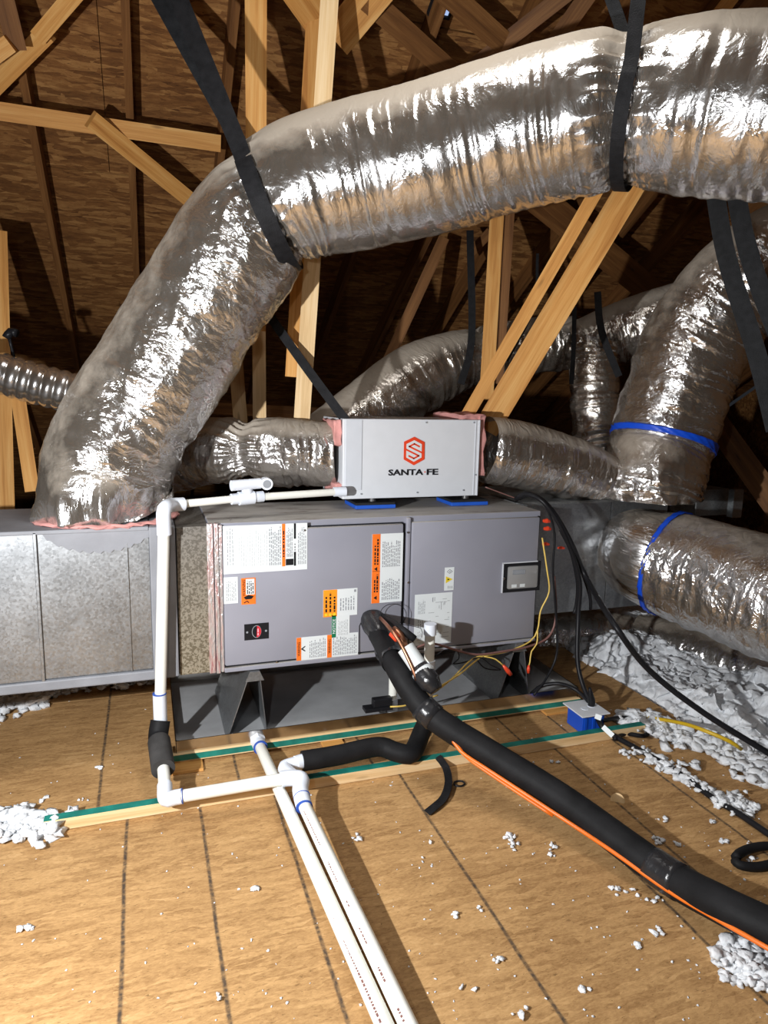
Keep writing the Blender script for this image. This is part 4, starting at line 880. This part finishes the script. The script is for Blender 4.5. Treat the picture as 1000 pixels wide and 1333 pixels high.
# copper lines and filter drier
cp = thing('filter_drier', 'black capped filter drier with white label and copper lines beside the black sleeve', 'filter', W(555,885,2.95))
MB().tube([W(545,868,2.93), W(552,878,2.90), W(564,893,2.87), W(568,899,2.86)], [.040,.046,.046,.028], 24, step=.01).build('black_cap', M['blacktape'], cp, smooth=True)
MB().tube([W(528,843,2.95), W(547,871,2.92)], .038, 22).build('canister', M['paper'], cp, smooth=True, auto=50)
MB().tube([W(549,873,2.912), W(554,880,2.898)], .0468, 24).build('white_band', M['paper'], cp, smooth=True)
MB().tube([at(494,803,Y=2.99), W(505,815,3.0), W(520,835,2.93), W(535,865,2.89), W(543,885,2.88)], .008, 12, step=.02).build('copper_tube', M['copper'], cp, smooth=True)
MB().tube([W(512,818,3.0), W(520,827,2.98), W(528,842,2.96)], [.014,.02,.014], 14, step=.02).build('valve_body', M['copper'], cp, smooth=True); MB().tube([W(510,824,2.97), W(518,832,2.95)], .016, 12).build('valve_cap', M['red'], cp, smooth=True)
MB().tube([at(498,803,Y=2.99), W(520,817,3.02), W(540,832,3.0)], .016, 12, step=.02).build('foam_tube', M['foam'], cp, smooth=True)
r = random.Random(8); m = MB()
for k in range(40):
    t_ = r.random(); c = W(526+19*t_, 845+28*t_, 2.86)+Vector((r.uniform(-.03,.03), -.002*r.random(), r.uniform(-.02,.02))); m.tube([c, c+Vector((r.uniform(-.01,.01), 0, r.uniform(-.01,.01)))], .0012, 4)
# ================================================================ CABLES
def cable(label, pts, r, mat, cat='cable', name='cable', step=.025, group=None):
    o = MB().tube(pts, r, 10, step=step).build(name, M[mat], smooth=True); tag(o, label, cat, group); return o
cable('long black cable arching off the air handler and across the insulation at right', [at(672,650,Y=3.1), at(684,643,Y=3.05), at(704,650,Y=2.98), at(724,672,Y=2.94), at(745,710,Y=2.92), at(765,755,Y=2.9), W(800,813,3.1), W(845,872,3.15), W(915,927,3.1), W(1003,982,3.0), W(1080,1030,2.9)], .0135, 'rubber')
cable('black cable dropping from the bundle to the plug in the blue box', [at(676,649,Y=3.09), at(690,644,Y=3.03), at(708,654,Y=2.96), at(728,682,Y=2.93), at(745,720,Y=2.92), at(755,760,Y=2.92), at(753,800,Y=2.92), at(752,860,Y=2.86), at(760,895,Y=2.80), at(770,915,Y=2.76)], .0115, 'rubber')
cable('short loose black cable end hanging beside the bundle, left', [at(730,690,Y=2.95), at(744,720,Y=2.95), at(752,760,Y=2.96), at(750,790,Y=2.97), at(747,799,Y=2.97)], .009, 'rubber')
cable('short loose black cable end hanging beside the bundle, right', [at(738,700,Y=2.95), at(756,740,Y=2.95), at(768,775,Y=2.96), at(769,793,Y=2.97)], .009, 'rubber')
cable('thin twin black cable hanging along the right edge of the air handler', [at(700,648,Y=3.0), at(712,662,Y=2.98), at(722,695,Y=2.97), at(720,740,Y=2.97), at(724,800,Y=2.97), at(725,850,Y=2.97), at(712,882,Y=2.95), at(695,905,Y=2.92)], .006, 'rubber')
cable('black cable arching from the pan corner to the blue box', [at(692,903,Y=2.99), at(705,893,Y=2.95), at(728,890,Y=2.9), at(750,898,Y=2.82), at(765,912,Y=2.78), at(773,925,Y=2.76)], .010, 'rubber')
cable('black cable looping on the floor right of the blue box', [at(785,938,Z=.06), at(810,934,Z=.03), at(835,937,Z=.012), at(848,948,Z=.012), at(838,958,Z=.012), at(815,955,Z=.012), at(800,962,Z=.02)], .0105, 'rubber')
cable('black cable running over floor and tufts from the blue box to the right edge', [at(775,925,Y=2.74), at(783,945,Z=.06), at(800,958,Z=.02), at(830,975,Z=.014), at(880,1004,Z=.014), at(930,1040,Z=.014), at(960,1058,Z=.014), at(1010,1092,Z=.014), at(1100,1150,Z=.014)], .0125, 'rubber')
cable('coil of dark foam tube at the right edge of the floor', [at(960,1122,Z=.02)] + [at(990+33*math.cos(t_), 1115-13*math.sin(t_)-4*math.cos(t_), Z=.025+.006*math.sin(t_)) for t_ in np.linspace(R(190), R(530), 16)], .016, 'foam', 'tube', 'tube_coil')
cable('yellow cable lying from the loop into the insulation at right', [at(818,933,Z=.02), at(850,935,Z=.03), at(890,942,Z=.10), at(920,952,Z=.12), at(950,965,Z=.10), at(965,975,Z=.06)], .009, 'yellow_cable')
cable('yellow wire curling down right of the air handler and along its bottom edge', [at(706,700,Y=3.0), at(712,740,Y=2.98), at(715,770,Y=2.98), at(704,795,Y=2.98), at(700,820,Y=2.98), at(690,835,Y=2.98), at(664,847,Y=2.95), at(640,852,Y=2.93), at(615,858,Y=2.9), at(590,882,Y=2.88), at(570,898,Y=2.88), at(545,912,Y=2.9)], .004, 'yellow_wire')
cable('yellow wire pair leading to the orange wire nut left of the right stand', [at(640,850,Y=2.93), at(625,856,Y=2.91), at(598,878,Y=2.87), at(572,894,Y=2.86)], .004, 'yellow_wire')
w1 = thing('wire_end', 'yellow wire ending in an orange wire nut left of the right stand', 'wire', at(660,872,Y=2.9))
MB().tube([at(628,854,Y=2.92), at(645,858,Y=2.91), at(656,867,Y=2.9)], .0035, 8, step=.02).build('wire', M['yellow_wire'], w1, smooth=True); MB().tube([at(655,866,Y=2.9), at(661,873,Y=2.9), at(665,878,Y=2.9)], [.006,.012,.010], 10).build('wire_nut', M['red'], w1, smooth=True)
w2 = thing('wire_end', 'yellow wire ending in an orange wire nut in front of the right stand', 'wire', at(688,872,Y=2.93))
MB().tube([at(700,820,Y=2.97), at(699,838,Y=2.96), at(692,848,Y=2.95), at(690,862,Y=2.94), at(688,868,Y=2.93)], .0035, 8, step=.02).build('wire', M['yellow_wire'], w2, smooth=True); MB().tube([at(688.5,866,Y=2.93), at(688,871,Y=2.93), at(688,876,Y=2.93)], [.005,.009,.007], 10).build('wire_nut', M['red'], w2, smooth=True)
cable('brown cable sagging along the bottom edge of the air handler to the filter drier', [at(722,750,Y=3.0), at(724,800,Y=2.99), at(715,828,Y=2.98), at(690,841,Y=2.96), at(655,848,Y=2.93), at(620,852,Y=2.9), at(590,845,Y=2.88), at(565,838,Y=2.87), at(545,842,Y=2.86), at(528,858,Y=2.86)], .0055, 'brown_wire')
cable('thin black wires tangled below the air handler beside the riser', [at(565,855,Y=2.9), at(580,846,Y=2.9), at(596,848,Y=2.92), at(597,858,Y=2.92), at(590,864,Y=2.9), at(605,862,Y=2.9), at(625,856,Y=2.9), at(640,866,Y=2.92), at(652,872,Y=2.92), at(632,870,Y=2.9), at(622,860,Y=2.9)], .003, 'rubber', 'wire', 'loose_wire', .015)
cable('yellow wire running from the float switch behind the black sleeve', [at(508,920,Y=2.93), at(525,919,Y=2.92), at(540,914,Y=2.95), at(570,905,Y=2.97)], .004, 'yellow_wire')
cable('hair-thin grey wire loop in front of the door above the taped sleeve', [at(495,806,Y=2.98)]+[at(512+17*math.cos(t_), 800-14*math.sin(t_), Y=2.97) for t_ in np.linspace(R(200), R(-60), 12)]+[at(548,818,Y=2.96), at(549,830,Y=2.95)], .0015, 'rubber', 'wire', 'loose_wire', .015)
cable('bare pinkish wire sticking up on top of the air handler near its right end', [at(632,634,Y=3.15), at(678,651,Y=3.12)], .003, 'brown_wire', 'wire', 'loose_wire')
# blue junction box
jb = thing('junction_box', 'blue plastic outlet box with white cover plate on the floor', 'electrical box', (2.0, 2.73, 0))
bx0, by0 = 1.955, 2.665; MB().box((bx0,by0,.002), (bx0+.125,by0+.13,.098), .004).build('box_body', M['blue'], jb)
for k in range(3): MB().box((bx0+.01+.045*k,by0-.004,.012), (bx0+.025+.045*k,by0+.002,.085), .001).build('rib', M['blue'], jb)
MB().box((bx0-.018,by0-.02,.098), (bx0+.142,by0+.15,.104), .002).build('cover_plate', M['white'], jb)
MB().tube([(bx0+.05,by0+.06,.104), (bx0+.05,by0+.06,.106)], .02, 20).build('receptacle', M['pvc_fit'], jb, smooth=True, auto=40); MB().tube([(bx0+.098,by0+.075,.104), (bx0+.098,by0+.075,.106)], .02, 20).build('receptacle', M['pvc_fit'], jb, smooth=True, auto=40)
pg = thing('power_plug', 'black power plug in the outlet of the blue box', 'plug', (bx0+.098, by0+.075, .106)); MB().tube([(bx0+.098,by0+.075,.1065), (bx0+.098,by0+.075,.13), (bx0+.09,by0+.075,.165), (bx0+.085,by0+.08,.20)], [.017,.018,.012,.006], 12, step=.01).build('plug_body', M['rubber'], pg, smooth=True)
for k, (x0, y0, x1, y1) in enumerate(((775,932,783,935), (785,946,798,958))):
    o = MB().beam(W(x0,y0,3.08), W(x1,y1,3.05), .022, .0015).build('cord_tag', M['paper']); tag(o, ('small white tag on the cord just in front of the blue box', 'larger white tag on the cord right below the blue box')[k], 'tag')
o = MB().ribbon([at(570,985,Z=.05), at(580,998,Z=.03), at(584,1018,Z=.02), at(578,1038,Z=.018), at(566,1050,Z=.018), at(556,1058,Z=.01)], Vector((-.2,-.3,1)), .032, .003, .02).build('strap_scrap', M['web']); tag(o, 'curled scrap of black strap on the floor below the foam-wrapped pipe', 'strap')
cable('tiny dark ring of wire on the floor beside the black strap scrap', [at(598+7*math.cos(t_), 1020-3.5*math.sin(t_), Z=.006) for t_ in np.linspace(0, 6.0, 10)], .004, 'rubber', 'wire', 'wire_ring', .01)
dk = MB().tube([at(804,1042,Z=.002), at(804,1042,Z=.005)], .028, 20).build('wood_disc', M['pine_pale'], smooth=True, auto=40); box_uv(dk); tag(dk, 'pale round wooden knockout disc on the floor right of the black line', 'disc')
# ================================================================ INSULATION
def fluff_field(name, label, x0, x1, y0, y1, h, res, edge, seed=0):
    nx = int((x1-x0)/res); ny = int((y1-y0)/res); X, Y = np.meshgrid(np.linspace(x0,x1,nx), np.linspace(y0,y1,ny), indexing='ij'); p = np.stack([X.ravel(), Y.ravel(), np.zeros(X.size)+seed*3.1], 1)
    lump = np.abs(fbm(p*4, 2))*.10 - np.abs(fbm(p*16+4, 2))*.03 + fbm(p*26, 2)*.010 + fbm(p*58+2, 2)*.006+.02
    e = np.array([edge(a, b) for a, b in zip(p[:,0]+.05*fbm(p*6+1,3), p[:,1]+.05*fbm(p*6+7,3))]); z = -.05 + (h+.05+lump)*np.clip(e, 0, 1)**.5
    z = np.where(e <= 0, -.05, z); dx = .03*fbm(p*30+3, 2); vs = [tuple(v) for v in np.stack([p[:,0]+dx, p[:,1]+.03*fbm(p*30+9,2), z], 1)]
    F_ = [(i*ny+j, (i+1)*ny+j, (i+1)*ny+j+1, i*ny+j+1) for i in range(nx-1) for j in range(ny-1) if max(z[i*ny+j], z[(i+1)*ny+j], z[i*ny+j+1], z[(i+1)*ny+j+1]) > -.049]
    o = MB().add(vs, F_).build(name, M['fluff'], smooth=True); tag(o, label, 'insulation', kind='stuff'); return o
fluff_field('blown_insulation', 'bank of white blown insulation beside the floor at right', 2.45, 4.4, 1.5, 4.6, .03, .0085, lambda a, b: (a-2.56 - .25*max(0, 2.75-b)*0)*6)
fluff_field('blown_insulation', 'white blown insulation far behind the ducts toward the eave', -2.6, 6.0, 4.5, 8.2, .06, .05, lambda a, b: (b-4.75)*4, 2)
fluff_field('blown_insulation', 'white insulation heaped under the left trunk duct', -1.3, .10, 3.5, 4.5, .0, .018, lambda a, b: (b-3.86+.35*max(0,-.35-a))*4, 3)
ICO = None
def ico():
    global ICO
    if ICO is None:
        bm = bmesh.new(); bmesh.ops.create_icosphere(bm, subdivisions=2, radius=1); bm.verts.ensure_lookup_table(); ICO = (np.array([v.co[:] for v in bm.verts]), [tuple(v.index for v in f.verts) for f in bm.faces]); bm.free()
    return ICO
def tufts(name, label, spots, seed=0, stuff=True):
    V_, F_ = ico(); r = np.random.RandomState(seed); m = MB()
    for (x, y, z, s) in spots:
        q = V_*np.array([r.uniform(.7,1.5), r.uniform(.6,1.2), r.uniform(.4,.8)])*s; q = q*(1+.75*vnoise(V_*3.1+r.rand(3)*50)[:,None]); a = r.rand()*6.28
        q = np.stack([q[:,0]*math.cos(a)-q[:,1]*math.sin(a), q[:,0]*math.sin(a)+q[:,1]*math.cos(a), q[:,2]], 1); m.add((q+np.array([x, y, max(z, .0)+s*.25])).tolist(), F_)
    o = m.build(name, M['fluff'], smooth=True); tag(o, label, 'insulation', kind='stuff'); return o
r = random.Random(11)
def cl(px, py, sp, n, smin=.006, smax=.02, hz=.02, sy=None):
    c = at(px, py, Z=0); return [(c.x+r.gauss(0, sp), c.y+r.gauss(0, sy or sp), r.random()*hz, r.uniform(smin, smax)) for _ in range(n)]
s = []
for px, py, n in ((820,982,14),(840,986,14),(855,993,16),(870,1003,16),(890,1012,18),(902,1022,22),(918,1030,22),(935,1045,24),(950,1050,26),(968,1050,18),(978,1060,10),(897,1000,9),(955,1040,12)): s += cl(px, py, .022, n, .006, .018)
tufts('insulation_tufts', 'white fluff strung along the black floor cable at right', s, 1)
s = []
for px, py in ((15,1072),(35,1078),(50,1080),(5,1080),(20,1085),(60,1083),(-10,1075)): s += cl(px, py, .035, 34, .01, .028, .035)
tufts('insulation_tufts', 'heap of white fluff at the left end of the teal-topped timber', s, 2)
s = []
for px, py in ((950,1258),(975,1262),(990,1250),(985,1280),(1005,1270),(975,1245),(1000,1235)): s += cl(px, py, .028, 32, .008, .02, .03)
tufts('insulation_tufts', 'heap of white fluff at the lower right edge of the floor', s, 3)
s = []
for px, py in ((15,915),(45,915),(0,925),(70,900),(110,893),(150,890),(185,888)): s += cl(px, py, .05, 26, .012, .03, .04)
tufts('insulation_tufts', 'white fluff peeking out under the trunk duct at left', s, 4)
s = []
for px, py in ((830,940),(850,950),(870,955),(900,965),(925,975),(960,990),(985,1005),(1000,1015)): s += cl(px, py, .05, 40, .012, .03, .03)
tufts('insulation_tufts', 'loose white fluff spilling over the right edge of the floor', s, 5)
s = []
for px, py, n in ((664,1090,9),(668,1101,6),(720,1104,5),(716,1115,4),(857,1212,7),(804,1160,5),(833,1233,4),(652,1252,7),(67,0,0),(35,1210,6),(326,1160,5),(130,1000,4),(108,1043,4),(60,1042,3),(693,997,3),(722,995,4),(855,1095,6),(865,1068,4),(870,1120,3),(940,1095,5),(925,1070,4),(980,1120,2),(882,1100,3),(593,1192,3),(623,1183,3),(758,1290,3),(674,1315,4),(610,1288,2),(560,1098,2),(465,1091,5),(545,1120,2),(470,1247,2),(287,1297,2),(825,1160,3),(905,1185,5),(880,1145,3),(850,1170,3)): s += cl(px, py, .010, n, .0035, .010, .006)
tufts('insulation_tufts', 'scattered small white tufts lying on the floor panels', s, 6)
s = []
for _ in range(620):
    px, py = r.uniform(0, 1000), r.uniform(890, 1330)
    if r.random() > .25+.75*px/1000: continue
    c = at(px, py, Z=0)
    if c.x > 2.5 or (c.y > 2.9 and c.x > 0): continue
    s.append((c.x, c.y, 0, r.uniform(.0012, .0038)))
tufts('insulation_crumbs', 'tiny white crumbs of insulation speckling the floor', s, 7)
